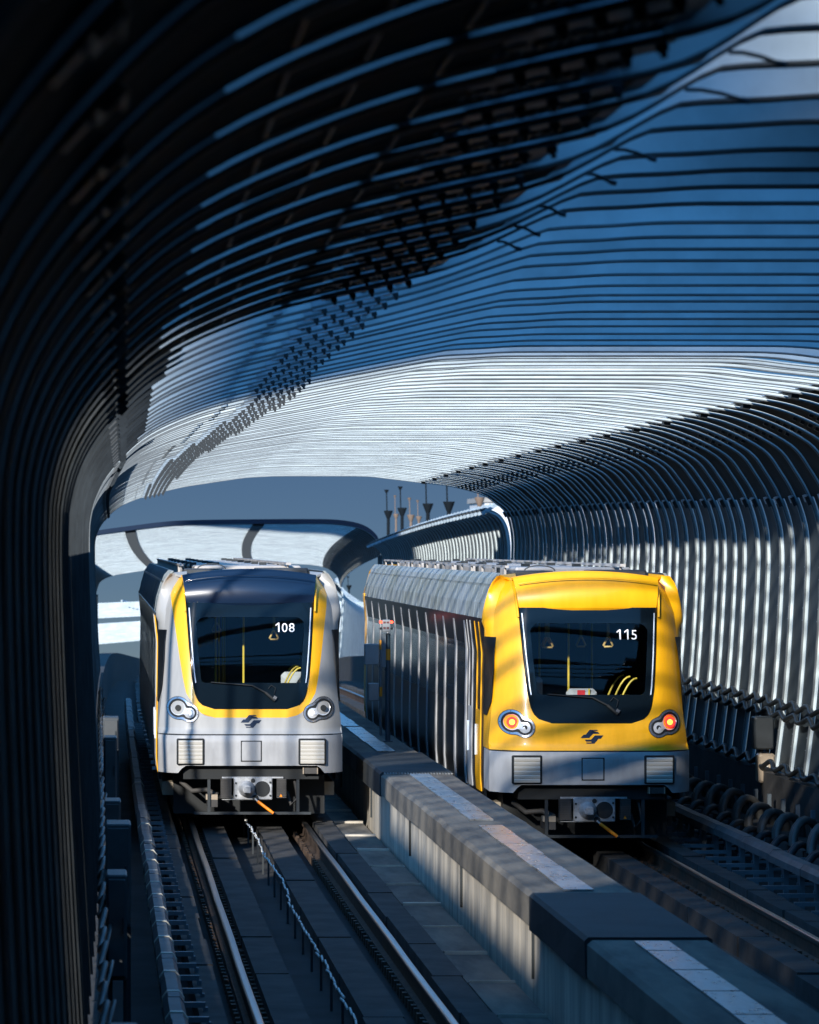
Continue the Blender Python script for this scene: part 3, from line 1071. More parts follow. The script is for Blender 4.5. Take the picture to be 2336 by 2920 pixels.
def build_train(loc, yellow, number, label, LEN=22.0):
    T = thing('metro_train', label, 'train', loc)
    # children are modelled in the train's own coordinates (front at y = 0, length to +y)
    NOSE = M['yellow'] if yellow else M['white']
    MASK = M['yellow']

    def bd(mb, name, mats, par=None):
        return mb.build(name, mats, par or T, world=False)
    # ---- nose shell
    m = MB()
    Z = zs(1.30, 1.525, 5)
    m.grid(patch(Z, lambda z: -hw(z), lambda z: hw(z), 40), (0, .03, 0))
    Z = zs(1.525, 3.47, 34)
    for s in (-1, 1):
        rows = patch(Z, lambda z: s * ow(z), lambda z: s * hw(z), 8)
        if s < 0:
            rows = [r[::-1] for r in rows]
        m.grid(rows, (0, .03, 0))
    bd(m, 'nose_shell', NOSE)
    # wrap-round corner to the side
    for s in (-1, 1):
        m = MB()
        rows = []
        for z in zs(1.30, 3.50, 26):
            x0, y0 = s * hw(z), F(hw(z), z)
            x1, y1 = s * bw(z), 1.05 - .18 * max(0, (z - 2.6))
            rows.append([V((lerp(x0, x1, 1 - (1 - t) ** 2), lerp(y0, y1, t), z)) for t in (0, .12, .28, .5, .75, 1)])
        if s > 0:
            pass
        else:
            rows = [r[::-1] for r in rows]
        m.grid(rows, (-s * .02, 0, 0))
        cor = bd(m, 'corner_shell', NOSE)
        # dark quarter window in the corner
        m = MB()
        rows = []
        for z in zs(1.72, 2.72, 12):
            w0 = interp(z, [(1.72, .72), (1.9, .52), (2.3, .56), (2.82, .70)])
            rr = []
            for t in (0, .5, 1):
                y = lerp(w0, .98 - .18 * max(0, (z - 2.6)), t) if z > 1.75 else lerp(.72, .95, t)
                y0, y1 = F(hw(z), z), 1.05 - .18 * max(0, (z - 2.6))
                tt = (y - y0) / (y1 - y0)
                rr.append(V((s * (lerp(hw(z), bw(z), 1 - (1 - tt) ** 2) + .016), y, z)))
            rows.append(rr if s > 0 else rr[::-1])
        m.grid(rows, (-s * .01, 0, 0))
        bd(m, 'quarter_window', M['blackgloss'], cor)
    for s in (-1, 1):
        m = MB()
        rows = []
        for t in (0, .2, .4, .6, .8, 1):
            rows.append([V((s * lerp(.86, lerp(.955, 1.065, t), u), lerp(F(.93, 3.47) - .02, 1.04, t), 3.475 + .035 * t + .02 * (1 - u))) for u in (0, .5, 1)])
        m.grid(rows if s > 0 else [r[::-1] for r in rows], (0, 0, -.03))
        bd(m, 'shoulder_cap', NOSE)
    # ---- yellow surround of the windscreen
    m = MB()
    m.grid(patch(zs(1.525, 1.64, 4), lambda z: -ow(z) + .001, lambda z: ow(z) - .001, 24), (0, .05, 0))
    for s in (-1, 1):
        rows = patch(zs(1.64, 3.47, 34), lambda z: s * gw(z), lambda z: s * ow(z), 6)
        if s < 0:
            rows = [r[::-1] for r in rows]
        m.grid(rows, (0, .05, 0))
    bd(m, 'windscreen_surround', MASK)
    # fins beside the roof cap
    for s in (-1, 1):
        m = MB()
        rows = []
        for z in zs(2.98, 3.50, 8):
            x = s * (gw(z) + .012)
            y = F(x, z)
            rows.append([V((x - .012, y - .045, z)), V((x + .012, y - .045, z)), V((x + .022 * s + .012, y + .06, z)), V((x - .012, y + .06, z))])
        m.rings(rows, 0, cap=True)
        bd(m, 'roof_fin', MASK)
    # ---- roof cap
    m = MB()

    def ztop(x):
        return 3.565 - .085 * (x / .93) ** 2
    rows = []
    for k in range(13):
        t = k / 12
        r = []
        for j in range(25):
            x = (-1 + 2 * j / 24) * lerp(.875, .93, t)
            z = lerp(3.085 + .012 * (1 - (x / .9) ** 2), ztop(x), t)
            y = lerp(.40, .56, t ** 1.3) - .05 * math.sin(math.pi * min(1, t * 1.1)) + .10 * (x / .93) ** 2
            r.append(V((x, y, z)))
        rows.append(r)
    r = [V((p.x, p.y + .5, p.z + .0)) for p in rows[-1]]
    rows.append(r)
    m.grid(rows, (0, .02, -.03))
    # raised arc seam
    m.tube([V(((-1 + 2 * j / 24) * .88, .425 + .10 * ((-1 + 2 * j / 24) * .95) ** 2, ztop((-1 + 2 * j / 24) * .88) - .09)) for j in range(25)], .008, 6)
    bd(m, 'roof_cap', M['yellow'] if yellow else M['navy'])
    # ---- windscreen: black border, clear pane, pale strips standing in for edge reflections
    m = MB()
    pw = lambda z: gw(z) - .125
    m.grid(patch(zs(1.645, 2.0, 10), lambda z: -gw(z) + .012, lambda z: gw(z) - .012, 24, .014), (0, .012, 0))
    m.grid(patch(zs(2.90, 3.10, 5), lambda z: -gw(z) + .012, lambda z: gw(z) - .012, 24, .014), (0, .012, 0))
    for s in (-1, 1):
        rows = patch(zs(2.0, 2.90, 14), lambda z: s * pw(z), lambda z: s * (gw(z) - .012), 4, .014)
        if s < 0:
            rows = [q[::-1] for q in rows]
        m.grid(rows, (0, .012, 0))
        # rounded inner corners
        for zc, sg in ((2.90, -1), (2.0, 1)):
            x0 = s * pw(zc)
            pts = [(x0, zc)]
            rr = .13 if sg < 0 else .05
            for k in range(7):
                a = math.pi / 2 * k / 6
                pts.append((x0 - s * rr * (1 - math.sin(a)), zc + sg * rr * (1 - math.cos(a))))
            m.disc_prism(pts, lambda x, z: F(x, z) + .0142, .01)
    ws = bd(m, 'windscreen', M['frit'])
    m = MB()
    m.grid(patch(zs(2.0, 2.90, 14), lambda z: -pw(z), lambda z: pw(z), 20, .020))
    bd(m, 'pane', M['glass'], ws)
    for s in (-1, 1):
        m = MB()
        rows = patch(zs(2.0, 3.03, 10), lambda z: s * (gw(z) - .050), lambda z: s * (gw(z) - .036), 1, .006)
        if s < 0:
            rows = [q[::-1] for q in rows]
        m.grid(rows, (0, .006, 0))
        bd(m, 'edge_glint', M['trim_glint'], ws)
    m = MB()
    for a, b, r in (((.33, 1.76), (.20, 1.87), .022), ((.20, 1.87), (.02, 1.965), .012), ((.02, 1.965), (-.55, 2.01), .009)):
        m.tube([V((a[0], F(*a) - .02, a[1])), V((b[0], F(*b) - .02, b[1]))], r, 6)
    m.tube([V((x, F(x, z) - .012, z)) for x, z in ((.32, 1.85), (.34, 1.93), (.28, 1.97), (.24, 1.92))], .005, 5)
    bd(m, 'wiper', M['black'], ws)
    m = MB()
    m.obox(V((.33, F(.33, 1.80) - .03, 1.80)), V((.02, 0, -.012)), V((0, .01, 0)), V((.01, 0, .018)))
    bd(m, 'wiper_pivot', M['chrome'], ws)
    yf = lambda x, z: F(x, z) + .006
    for k, ch in enumerate(number):
        cx = .475 + (k - 1) * .098
        if ch == '1':
            m = MB()
            m.disc_prism([(cx + .008, 2.698), (cx + .026, 2.698), (cx + .026, 2.824), (cx + .010, 2.824), (cx - .026, 2.798), (cx - .026, 2.780), (cx + .008, 2.803)], lambda x, z: yf(x, z) - .002, .002)
            bd(m, 'fleet_digit', M['whitepaint'])
        else:
            text_mesh(ch, .172, M['whitepaint'], 'fleet_digit', T, cx, 2.698, yf)
    # ---- logo
    m = MB()
    for s in (1, -1):
        m.disc_prism([(s * x * .145, 1.475 + s * (z - .0) * .145 + s * .012) for x, z in LOGO][::s], lambda x, z: F(x, z) - .004, .004)
    bd(m, 'emblem', M['navy'])
    # ---- bumper
    m = MB()
    rows = []
    for k in range(9):
        t = k / 8
        r = []
        for j in range(49):
            x = (-1 + 2 * j / 48) * 1.27
            a = abs(x)
            zb = .77 if a > .99 else (.872 if a < .93 else lerp(.872, .77, (a - .93) / .06))
            z = lerp(zb, 1.285, t)
            c = max(0, (a - .80) / .47)
            y = -.035 + .36 * c ** 3 + (.03 * max(0, (t - .86) / .14))
            r.append(V((x, y, z)))
        rows.append(r)
    m.grid(rows, (0, .05, 0))
    for s in (-1, 1):
        q = [[V((s * lerp(1.27, 1.262, t), lerp(.325, 1.05, t), z)) for t in (0, .5, 1)] for z in (.77, 1.0, 1.285)]
        m.grid(q if s > 0 else [r[::-1] for r in q], (-s * .03, 0, 0))
    bump_ = bd(m, 'bumper', M['bumper'])
    m = MB()
    m.grid([[V(((-1 + 2 * j / 30) * 1.255, .005 + .38 * max(0, (abs((-1 + 2 * j / 30) * 1.255) - .78) / .47) ** 2.6, z)) for j in range(31)] for z in (1.284, 1.302)], (0, .02, 0))
    bd(m, 'seam', M['black'], bump_)
    for s in (-1, 1):
        x0, x1 = (s * .66, s * 1.01) if s > 0 else (-1.01, -.66)
        m = MB()
        m.cbox(x0 - .015, x1 + .015, -.062, -.01, .885, 1.245, .012)
        gf = bd(m, 'grille', M['black'], bump_)
        m = MB()
        for k in range(6):
            z = .925 + k * .053
            m.obox(V(((x0 + x1) / 2, -.066, z + .006)), V(((x1 - x0) / 2 - .012, 0, 0)), V((0, .010, .012)), V((0, -.003, .015)))
        bd(m, 'grille_slats', M['slat'], gf) if False else m.build('slat_set', M['slat'], bump_, world=False)
    m = MB()
    m.cbox(-.145, .145, -.0385, -.02, .925, 1.215, .002, 0)
    bd(m, 'hatch_gap', M['black'], bump_)
    m = MB()
    m.cbox(-.134, .134, -.043, -.025, .936, 1.204, .008, 0)
    bd(m, 'hatch', M['bumper'], bump_)
    # ---- headlights
    for s in (-1, 1):
        big, rb_, sm, rs_ = (s * 1.0, 1.655), .105, (s * .845, 1.588), .075
        m = MB()
        ring_solid(m, peanut(big, rb_, sm, rs_, .022), peanut(big, rb_, sm, rs_, .048), -.020, .03)
        hl = bd(m, 'headlight', M['chrome'])
        m = MB()
        ring_solid(m, peanut(big, rb_, sm, rs_, .048), peanut(big, rb_, sm, rs_, .054), -.012, .02)
        ring_solid(m, peanut(big, rb_, sm, rs_, -.004), peanut(big, rb_, sm, rs_, .022), -.014, .02)
        for k in range(0, 44, 7):
            x, z = peanut(big, rb_, sm, rs_, .035)[k]
            m.tube([V((x, F(x, z) - .026, z)), V((x, F(x, z) - .018, z))], .006, 6)
        bd(m, 'gasket', M['black'], hl)
        m = MB()
        po = peanut(big, rb_, sm, rs_, -.004)
        mx_, mz_ = s * .93, 1.625
        vs = [V((x, F(x, z) - .008, z)) for x, z in po] + [V((lerp(x, mx_, .5), F(x, z) + .0, lerp(z, mz_, .5))) for x, z in po]
        n = len(po)
        m.add(vs, [(i, (i + 1) % n, n + (i + 1) % n, n + i) for i in range(n)] + [tuple(n + i for i in range(n))], 0)
        bd(m, 'reflector', M['reflector'], hl)
        big2 = (big[0], big[1])

        def disc(cx, cz, r, dy, mt, nm):
            q = MB()
            q.disc_prism([(cx + r * math.cos(2 * math.pi * k / 20), cz + r * math.sin(2 * math.pi * k / 20)) for k in range(20)],
                         lambda x, z: F(cx, cz) + dy + (x - cx) * s * .25, .012)
            bd(q, nm, mt, hl)
        if yellow:
            disc(big2[0], big2[1], .068, -.030, M['redlamp'], 'tail_lamp')
            disc(big2[0], big2[1], .036, -.034, M['ambercore'], 'lamp_core')
            disc(sm[0], sm[1], .030, -.018, M['black'], 'spare_lamp')
        else:
            disc(big2[0], big2[1], .042, -.030, M['black'], 'spare_lamp')
            disc(sm[0] + .0, sm[1], .034, -.020, M['whitelamp'], 'head_lamp')
    # ---- body sides
    ys0 = 1.05
    for s in (-1, 1):
        m = MB()
        Z = [.62, .9, 1.3, 1.75, 2.1, 2.5, 2.95]
        rows = [[V((s * bw(z), y, z)) for y in (ys0, 6, 11, 16.5, LEN)] for z in Z]
        m.grid(rows if s < 0 else [q[::-1] for q in rows], (-s * .03, 0, 0), 0, False)
        side = bd(m, 'body_side', M['blackgloss'])
        # pillars with bright feet
        ps = [3.3, 4.75, 6.3, 7.6, 9.1, 10.6, 12.1, 13.6, 15.2, 16.8, 18.4, 20.0, 21.5]
        for y in ps:
            w = .17
            m = MB()
            q = [[V((s * (bw(z) + .014), yy, z)) for yy in (y - w / 2, y + w / 2)] for z in (.68, .9, 1.3, 1.75, 2.1, 2.5, 2.88)]
            m.grid(q if s < 0 else [a[::-1] for a in q], (-s * .02, 0, 0), 0, False)
            m.box(*sorted((s * 1.25, s * 1.31)), y - .1, y + .1, .615, .655, 1)
            bd(m, 'pillar', [M['silver'], M['trim_glint']], side)
        for y0, y1 in zip([3.4] + ps[1:], ps[1:] + [LEN]):
            if y1 - y0 > .5:
                m = MB()
                q = [[V((s * (bw(z) + .005), yy, z)) for yy in (y0 + .12, y1 - .12)] for z in (1.72, 2.1, 2.5, 2.85)]
                m.grid(q if s < 0 else [a[::-1] for a in q], (-s * .008, 0, 0), 0, False)
                bd(m, 'side_window', M['sidewin'], side)
        # front door: painted leaves with glazing
        for y0, y1, mt in ((1.35, 1.95, MASK), (2.45, 2.95, M['silver'])):
            m = MB()
            q = [[V((s * (bw(z) + .012), yy, z)) for yy in (y0, y1)] for z in (.70, .9, 1.3, 1.75)]
            m.grid(q if s < 0 else [a[::-1] for a in q], (-s * .018, 0, 0), 0, False)
            for yy in (y0 + .02, y1 - .06):
                q = [[V((s * (bw(z) + .012), y2, z)) for y2 in (yy, yy + .04)] for z in (1.75, 2.1, 2.5, 2.9)]
                m.grid(q if s < 0 else [a[::-1] for a in q], (-s * .018, 0, 0), 0, False)
            dr = bd(m, 'door', mt)
            m = MB()
            m.box(*sorted((s * 1.27, s * 1.30)), y1 - .14, y1 - .11, 1.15, 1.55)
            bd(m, 'handle', M['trim_glint'], dr)
        m = MB()
        m.box(*sorted((s * 1.0, s * 1.2)), 1.0, LEN - .3, .40, .585)
        bd(m, 'sill_beam', M['beam'])
        # roof side panels
        for k in range(4):
            a = 1.02 + k * (LEN - 1.02) / 4
            b = a + (LEN - 1.02) / 4 - .09
            for nm, (xa, za), (xb, zb_), nr in (('roof_panel', (1.28, 2.93), (1.185, 3.36), 9), ('roof_panel', (1.165, 3.39), (1.07, 3.535), 9)):
                m = MB()
                xm, zm = (xa + xb) / 2 + .018, (za + zb_) / 2
                q = [[V((s * x, y, z)) for y in (a, b)] for x, z in ((xa, za), (xm, zm), (xb, zb_))]
                m.grid(q if s < 0 else [r[::-1] for r in q], (-s * .03, 0, 0), 0, False)
                for j in range(nr + 1):
                    y = a + .04 + (b - a - .08) * j / nr
                    pts = [V((s * x, y, z)) for x, z in ((xa, za), (xm, zm), (xb, zb_))]
                    for p, q2 in zip(pts, pts[1:]):
                        m.obox((p + q2) / 2 + V((s * .006, 0, .004)), (q2 - p) / 2, V((0, .011, 0)), V((s * .003, 0, .002)), 1)
                m.box(*sorted((s * (xa - .05), s * (xa + .012))), a, b, za - .03, za - .002, 0)
                bd(m, nm, [M['roofpan'], M['panel_edge']])
    # roof deck and units
    m = MB()
    m.box(-1.08, 1.08, 1.12, LEN, 3.28, 3.42)
    bd(m, 'roof_deck', M['roofdark'])
    for k in range(7):
        y = 2.2 + k * 2.8
        m = MB()
        m.cbox(-.72, .60 if k % 2 else .8, y, y + 1.9, 3.42, 3.60, .02)
        u = bd(m, 'roof_unit', M['unit'])
        for xx in (-.74, -.40, .3):
            m = MB()
            m.box(xx, xx + .10, y + 1.95, y + 2.15, 3.42, 3.64)
            bd(m, 'bracket', M['darkpost'], u)
    m = MB()
    m.box(-.95, -.90, 1.4, LEN - .5, 3.60, 3.63)
    m.box(.55, .62, 1.4, LEN - .5, 3.615, 3.65)
    for y in zs(1.6, LEN - .7, 14):
        m.box(-.94, -.91, y, y + .05, 3.42, 3.60)
        m.box(.57, .60, y, y + .05, 3.42, 3.615)
    bd(m, 'roof_rail', M['unit'])
    for q in ((-.9, -.35, 1.1, 1.9, 3.42, 3.565), (.1, .85, 1.1, 1.7, 3.42, 3.575)):
        m = MB()
        m.cbox(*q, .02, 0)
        bd(m, 'equipment_box', M['roofdark'])
    m = MB()
    m.tube([V((-.5 + .2 * math.cos(a), 1.4, 3.56 + .07 * math.sin(a))) for a in zs(0, math.pi, 8)], .01, 6)
    bd(m, 'antenna_loop', M['roofdark'])
    # tail end
    m = MB()
    rows = [[V((x * bw(z), LEN + .5 * (1 - abs(x) ** 4) * .6, z)) for x in zs(-1, 1, 12)] for z in (.8, 1.3, 1.9, 2.5, 3.0, 3.4, 3.53)]
    m.grid([r[::-1] for r in rows], (0, -.03, 0))
    for s in (-1, 1):
        rows = [[V((s * (bw(z) + .016), y, z)) for y in (LEN - .35, LEN)] for z in (.8, 1.3, 1.9, 2.5, 3.0)]
        m.grid(rows if s < 0 else [r[::-1] for r in rows], (-s * .02, 0, 0), 0, False)
    bd(m, 'tail_shell', MASK if yellow else NOSE)
    # ---- underside
    m = MB()
    m.box(-1.05, 1.05, .75, LEN - .2, .16, .70)
    m.box(-.93, .93, .10, .74, .68, .90)
    bd(m, 'underframe', M['black'])
    for y in (2.1, 8.6, 13.2, 19.8):
        for s in (-1, 1):
            m = MB()
            a, b = sorted((s * .62, s * .93))
            m.tube([V((a, y, .40)), V((a + .04, y, .40)), V((b - .04, y, .40)), V((b, y, .40))], [.34, .40, .40, .34], 24)
            bd(m, 'wheel', M['rubber'])
    # ---- coupler
    m = MB()
    m.cbox(-.24, .29, .02, .10, .40, .71, .012)
    m.box(-.40, .44, .03, .09, .695, .715)
    m.box(-.40, -.1, .03, .09, .40, .415)
    cp = bd(m, 'coupler', M['steel'])
    m = MB()
    m.tube([V((-.06, .02, .55)), V((-.06, -.06, .55)), V((-.06, -.14, .55))], [.115, .10, .06], 20)
    m.box(-.11, -.02, -.2, -.13, .51, .59)
    bd(m, 'coupler_cone', M['steel'], cp)
    m = MB()
    m.tube([V((.15, .03, .55)), V((.15, .012, .55))], .108, 22)
    bd(m, 'coupler_socket', M['black'], cp)
    m = MB()
    m.tube([V((.025, .03, .665)), V((.025, .012, .665))], .03, 12)
    bd(m, 'pin_hole', M['black'], cp)
    m = MB()
    m.tube([V((.06, .03, .43)), V((.05, -.02, .43))], .04, 12)
    bd(m, 'air_valve', M['black'], cp)
    for x, z in ((-.21, .63), (-.21, .46), (.26, .64), (.26, .46)):
        m = MB()
        m.tube([V((x, .03, z)), V((x, .005, z))], .014, 8)
        bd(m, 'bolt', M['black'], cp)
    for x0, x1 in ((-.42, -.27), (.35, .48)):
        m = MB()
        for k in range(12):
            z = .43 + k * .022
            m.box(x0, x1, -.02, .12, z, z + .014)
        m.box(x0 + .01, x1 - .01, -.01, .12, .43, .69)
        bd(m, 'buffer_bellows', M['rubber'], cp)
    m = MB()
    m.tube([V((.05, -.03, .42)), V((.085, -.05, .385))], .013, 8, 1)
    m.tube([V((.085, -.05, .385)), V((.30, -.10, .225))], .021, 10, 0)
    bd(m, 'coupler_handle', [M['orange'], M['steel']], cp)
    m = MB()
    m.disc_prism([(.385, .445), (.425, .445), (.405, .485)], lambda x, z: -.026, .004)
    bd(m, 'warning_triangle', M['orange'], cp)
    m = MB()
    m.box(-.78, .82, .0, .06, .20, .235)
    for x in (-.6, .62):
        m.box(x, x + .04, .02, .06, .235, .68)
    bd(m, 'guard_bar', M['darkpost'])
    m = MB()
    m.box(-.62, -.46, .05, .2, .40, .47, 1)
    m.box(-.60, -.46, .05, .5, .30, .40, 0)
    bd(m, 'junction_box', [M['rubber'], M['beigebox']])
    m = MB()
    m.tube([V((-.95, .5, .62)), V((-.8, .35, .5)), V((-.6, .3, .52)), V((-.45, .2, .45))], .035, 8, 0)
    bd(m, 'air_hose', [M['rubber']])
    m = MB()
    m.tube([V((.6, .2, .66)), V((.64, .1, .42)), V((.55, .12, .32)), V((.5, .2, .5))], .022, 8, 0)
    bd(m, 'air_hose', [M['rubber']])
    m = MB()
    m.box(.72, .90, .0, .12, .76, .84, 0)
    m.box(.708, .72, -.02, .1, .758, .842, 1)
    m.box(.90, .912, -.02, .1, .758, .842, 1)
    bd(m, 'sensor_box', [M['rubber'], M['beigebox']])
    # ---- interior seen through the windscreen
    m = MB()
    m.box(-1.08, 1.08, .9, 9.5, 2.95, 3.0)
    m.box(-1.16, 1.16, .5, 9.5, .95, 1.0)
    m.box(-1.2, 1.2, 9.5, 9.55, .95, 3.0)
    for s in (-1, 1):
        m.box(*sorted((s * 1.19, s * 1.21)), 1.1, 9.5, 1.0, 2.95)
    m.box(-.85, .85, .30, .55, 1.0, 1.93)
    itr = bd(m, 'saloon_interior', M['interior'])
    spots = [(-.437, 2.625, 1.0), (.335, 2.635, 1.0), (-.33, 2.6, 2.1), (.17, 2.6, 2.4)] if yellow else [(.36, 2.625, 1.0), (-.4, 2.7, 2.4)]
    for x, z, y in spots:
        m = MB()
        m.box(x - .018, x + .018, y - .005, y + .005, z + .07, 2.95, 1)
        tri = [(x, z + .075), (x - .012, z + .072), (x - .062, z - .035), (x - .052, z - .05), (x + .052, z - .05), (x + .062, z - .035), (x + .012, z + .072)]
        pts = [V((a, y, b)) for a, b in tri]
        m.tube(pts + [pts[0]], .015, 6, 0)
        bd(m, 'hand_strap', [M['strap'], M['strapband']], itr)
    for x, y in (((-.11, 1.5), (-.36, 2.6), (.45, 3.4)) if yellow else ((-.05, 1.4), (-.42, 2.2), (-.34, 3.1), (-.26, 3.9), (-.2, 4.8))):
        m = MB()
        m.tube([V((x, y, 1.0)), V((x, y, 2.95))], .016, 8)
        bd(m, 'grab_pole', M['pole'], itr)
    for k in range(3):
        m = MB()
        y = 1.3 + k * .6
        m.tube([V((.42 + .10 * k * 0 + .33 * t, y, 1.55 + .62 * math.sin(t * math.pi / 2))) for t in zs(0, 1, 8)], .014, 6)
        bd(m, 'grab_rail', M['pole'], itr)
    for (x, y, z) in (((-.62, 1.7, 1.5), (.05, 1.4, 1.35)) if yellow else ((.72, 2.2, 1.4), (-.85, 2.6, 1.4))):
        m = MB()
        m.cbox(x - .2, x + .2, y, y + .1, z, z + .68, .05, 0)
        m.cbox(x - .2, x + .2, y - .4, y, z - .08, z, .02, 0)
        m.box(x - .2, x + .2, y - .3, y + .1, 1.0, z - .08, 0)
        st = bd(m, 'seat', M['seat'], itr)
        if yellow:
            m = MB()
            m.box(x - .06, x + .04, y - .006, y - .001, z + .52, z + .66, 0)
            m.box(x + .08, x + .10, y - .03, y - .01, z + .42, z + .68, 2)
            bd(m, 'notice', [M['red'], M['whitepaint'], M['pole']], itr)
    return T


build_train((6.24, 46.0, 0), True, '115', 'yellow fronted driverless metro train numbered 115 with glowing red lamps')
build_train((2.1, 50.0, 0), False, '108', 'white fronted driverless metro train numbered 108 with yellow windscreen frame')

# ------------------------------------------------------------------ masts behind the right wall
for k, (px, topy, fy, w, dd, lit, lb) in enumerate((
        (816, 1031, 1075, 19, 330, 0, 'dark mast with funnel collar, leftmost of the row behind the barrier'),
        (845, 1024, 1069, 20, 310, 0, 'dark mast with funnel collar, second of the tall ones from the left'),
        (899, 1000, 1060, 23, 280, 0, 'dark funnel mast whose thin top reaches the tunnel edge, mid row'),
        (943, 1000, 1056, 25, 260, 0, 'thickest dark funnel mast, right of the middle of the row'),
        (1008, 1010, 1047, 22, 290, 1, 'funnel mast in painted sunlit brown nearest the tunnel mouth, rightmost of the row'),
        (833, 1043, 1082, 12, 520, 1, 'small distant sun-toned mast between the two leftmost dark masts'),
        (864, 1048, 1084, 16, 430, 1, 'small distant sun-toned mast, right of the second dark mast'),
        (881, 1053, 1087, 13, 500, 1, 'small distant sun-toned mast with two cups, left of the middle dark mast'),
        (706, 1218, 1240, 9, 520, 0, 'tiny far mast above the white train\'s right shoulder, left of a pair'),
        (734, 1213, 1232, 11, 430, 0, 'tiny far mast above the white train\'s right shoulder, right of a pair'))):
    s = dd / 7675.0
    x = (px - 207) * s
    z = lambda y: CAMZ + (1147 - y) * s
    base = -13 + SL * dd
    r = thing('funnel_mast', lb, 'mast', (x, dd, base), 'funnel masts behind the barrier')
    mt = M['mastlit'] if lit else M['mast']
    m = MB()
    ww = w * s / 2
    m.tube([V((x + ww * .2, dd, base)), V((x + ww * .2, dd, z(fy + w * .8)))], ww * .36, 10)
    m.build('column', mt, r)
    m = MB()
    m.tube([V((x + ww * .2, dd, z(fy + w * .85))), V((x + ww * .2, dd, z(fy + 2))), V((x + ww * .2, dd, z(fy)))], [ww * .4, ww * .98, ww], 12)
    m.build('funnel', mt, r)
    m = MB()
    m.tube([V((x - ww * .1, dd, z(fy))), V((x - ww * .2, dd, z(topy + w * .2)))], ww * .13, 8)
    m.build('pole', mt, r)
    m = MB()
    m.tube([V((x - ww * .2, dd, z(topy + w * .35))), V((x - ww * .2, dd, z(topy)))], [ww * .25, ww * .55], 10)
    m.build('cup', mt, r)

# pale building glimpsed beyond the barrier and an added, unseen block left of the line to shade the far wall
for nm, lb, x0, x1, y0, y1, z1 in (('building_box', 'white building glimpsed between the tunnel haunch and the barrier wall', 31.8, 46, 300, 312, 7.4),
                                   ('building_box', 'added unseen block left of the line that casts shade on the far wall', -16, -8, 80, 95.5, 26)):
    r = thing(nm, lb, 'building', ((x0 + x1) / 2, y0, -13 + SL * y0))
    m = MB()
    m.box(x0, x1, y0, y1, -14 + SL * y0, z1)
    m.build('wall', M['whiteroof'] if x0 > 0 else M['facade'], r)
    m = MB()
    m.box(x0 - .2, x1 + .2, y0 - .2, y1 + .2, z1 + .003, z1 + .4)
    m.build('roof', M['facade'], r)
    z = -8
    k = 0
    while z < z1 - 2:
        m = MB()
        for j in range(int((x1 - x0) / 2)):
            m.box(x0 + .5 + j * 2, x0 + 1.7 + j * 2, y0 - .04, y0 + .05, z, z + 1.4)
        m.build('window_band', M['blackgloss'], r)
        z += 3

# ------------------------------------------------------------------ light
TR = V((SUNX, 1.0, -SUNZ)).normalized()       # direction sunlight travels
elev = math.asin(-TR.z)
sun = bpy.data.lights.new('sun', 'SUN')
sun.energy = 4.2
sun.angle = math.radians(1.5)
sun.color = (1.0, .95, .88)
so = bpy.data.objects.new('sun', sun)
COL.objects.link(so)
so.rotation_euler = TR.to_track_quat('-Z', 'Y').to_euler()
so.location = (-20, -40, 30)

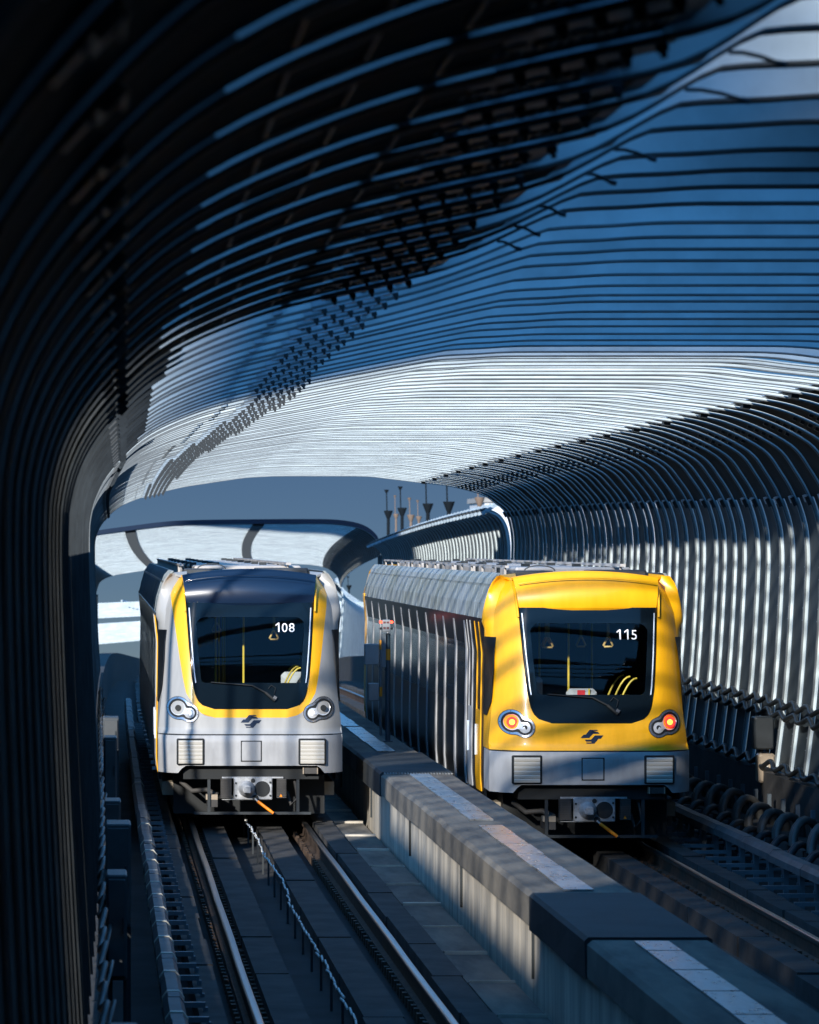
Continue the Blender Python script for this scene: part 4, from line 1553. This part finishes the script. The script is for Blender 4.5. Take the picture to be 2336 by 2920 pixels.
w = bpy.data.worlds.new('World')
SC.world = w
w.use_nodes = True
nt = w.node_tree
bg = nt.nodes['Background']
sky = nt.nodes.new('ShaderNodeTexSky')
sky.sky_type = 'NISHITA'
sky.sun_disc = False
sky.sun_elevation = elev
sky.sun_rotation = math.atan2(-TR.x, -TR.y)
sky.altitude = 5500
sky.air_density = 1.0
sky.dust_density = 0
sky.ozone_density = 6.0
tcn = nt.nodes.new('ShaderNodeTexCoord')
mpn = nt.nodes.new('ShaderNodeMapping')
mpn.inputs['Rotation'].default_value = (math.radians(2.06), 0, 0)   # the track climbs: the true horizon lies a little lower ahead
nt.links.new(tcn.outputs['Generated'], mpn.inputs['Vector'])
nt.links.new(mpn.outputs['Vector'], sky.inputs['Vector'])
# sky colour ramped by height to shape the light: the low sky is darker than the clear sky overhead
sep = nt.nodes.new('ShaderNodeSeparateXYZ')
nt.links.new(mpn.outputs['Vector'], sep.inputs['Vector'])
ramp = nt.nodes.new('ShaderNodeValToRGB')
ramp.color_ramp.elements[0].position = .07
ramp.color_ramp.elements[0].color = (.031, .0275, .0262, 1)
ramp.color_ramp.elements[1].position = .42
ramp.color_ramp.elements[1].color = (.36, .63, .57, 1)
nt.links.new(sep.outputs['Z'], ramp.inputs['Fac'])
mul = nt.nodes.new('ShaderNodeVectorMath')
mul.operation = 'MULTIPLY'
nt.links.new(sky.outputs['Color'], mul.inputs[0])
nt.links.new(ramp.outputs['Color'], mul.inputs[1])
scl = nt.nodes.new('ShaderNodeVectorMath')
scl.operation = 'SCALE'
scl.inputs['Scale'].default_value = 4.4
nt.links.new(mul.outputs['Vector'], scl.inputs[0])
nt.links.new(scl.outputs['Vector'], bg.inputs['Color'])
bg.inputs['Strength'].default_value = .15

# ------------------------------------------------------------------ camera
cam = bpy.data.cameras.new('camera')
co = bpy.data.objects.new('camera', cam)
COL.objects.link(co)
SC.camera = co
co.location = (0, 0, CAMZ)
co.rotation_euler = (math.radians(90), 0, 0)
cam.sensor_fit = 'VERTICAL'
cam.sensor_height = 36
cam.sensor_width = 36
FPX = 7675.0                                # focal length in px of a 1725 x 2156 picture
cam.lens = FPX / 2156 * 36
cam.shift_x = (1725 / 2 - 207) / 2156
cam.shift_y = (1147 - 2156 / 2) / 2156
cam.clip_start = .1
cam.clip_end = 20000
cam.dof.use_dof = True
cam.dof.focus_distance = 46
cam.dof.aperture_fstop = 5.0

SC.render.resolution_x, SC.render.resolution_y = 819, 1024
SC.view_settings.view_transform = 'Standard'
SC.view_settings.look = 'None'
SC.view_settings.exposure = 0.62
SC.view_settings.gamma = 1
SC.cycles.max_bounces = 8
SC.cycles.use_denoising = True
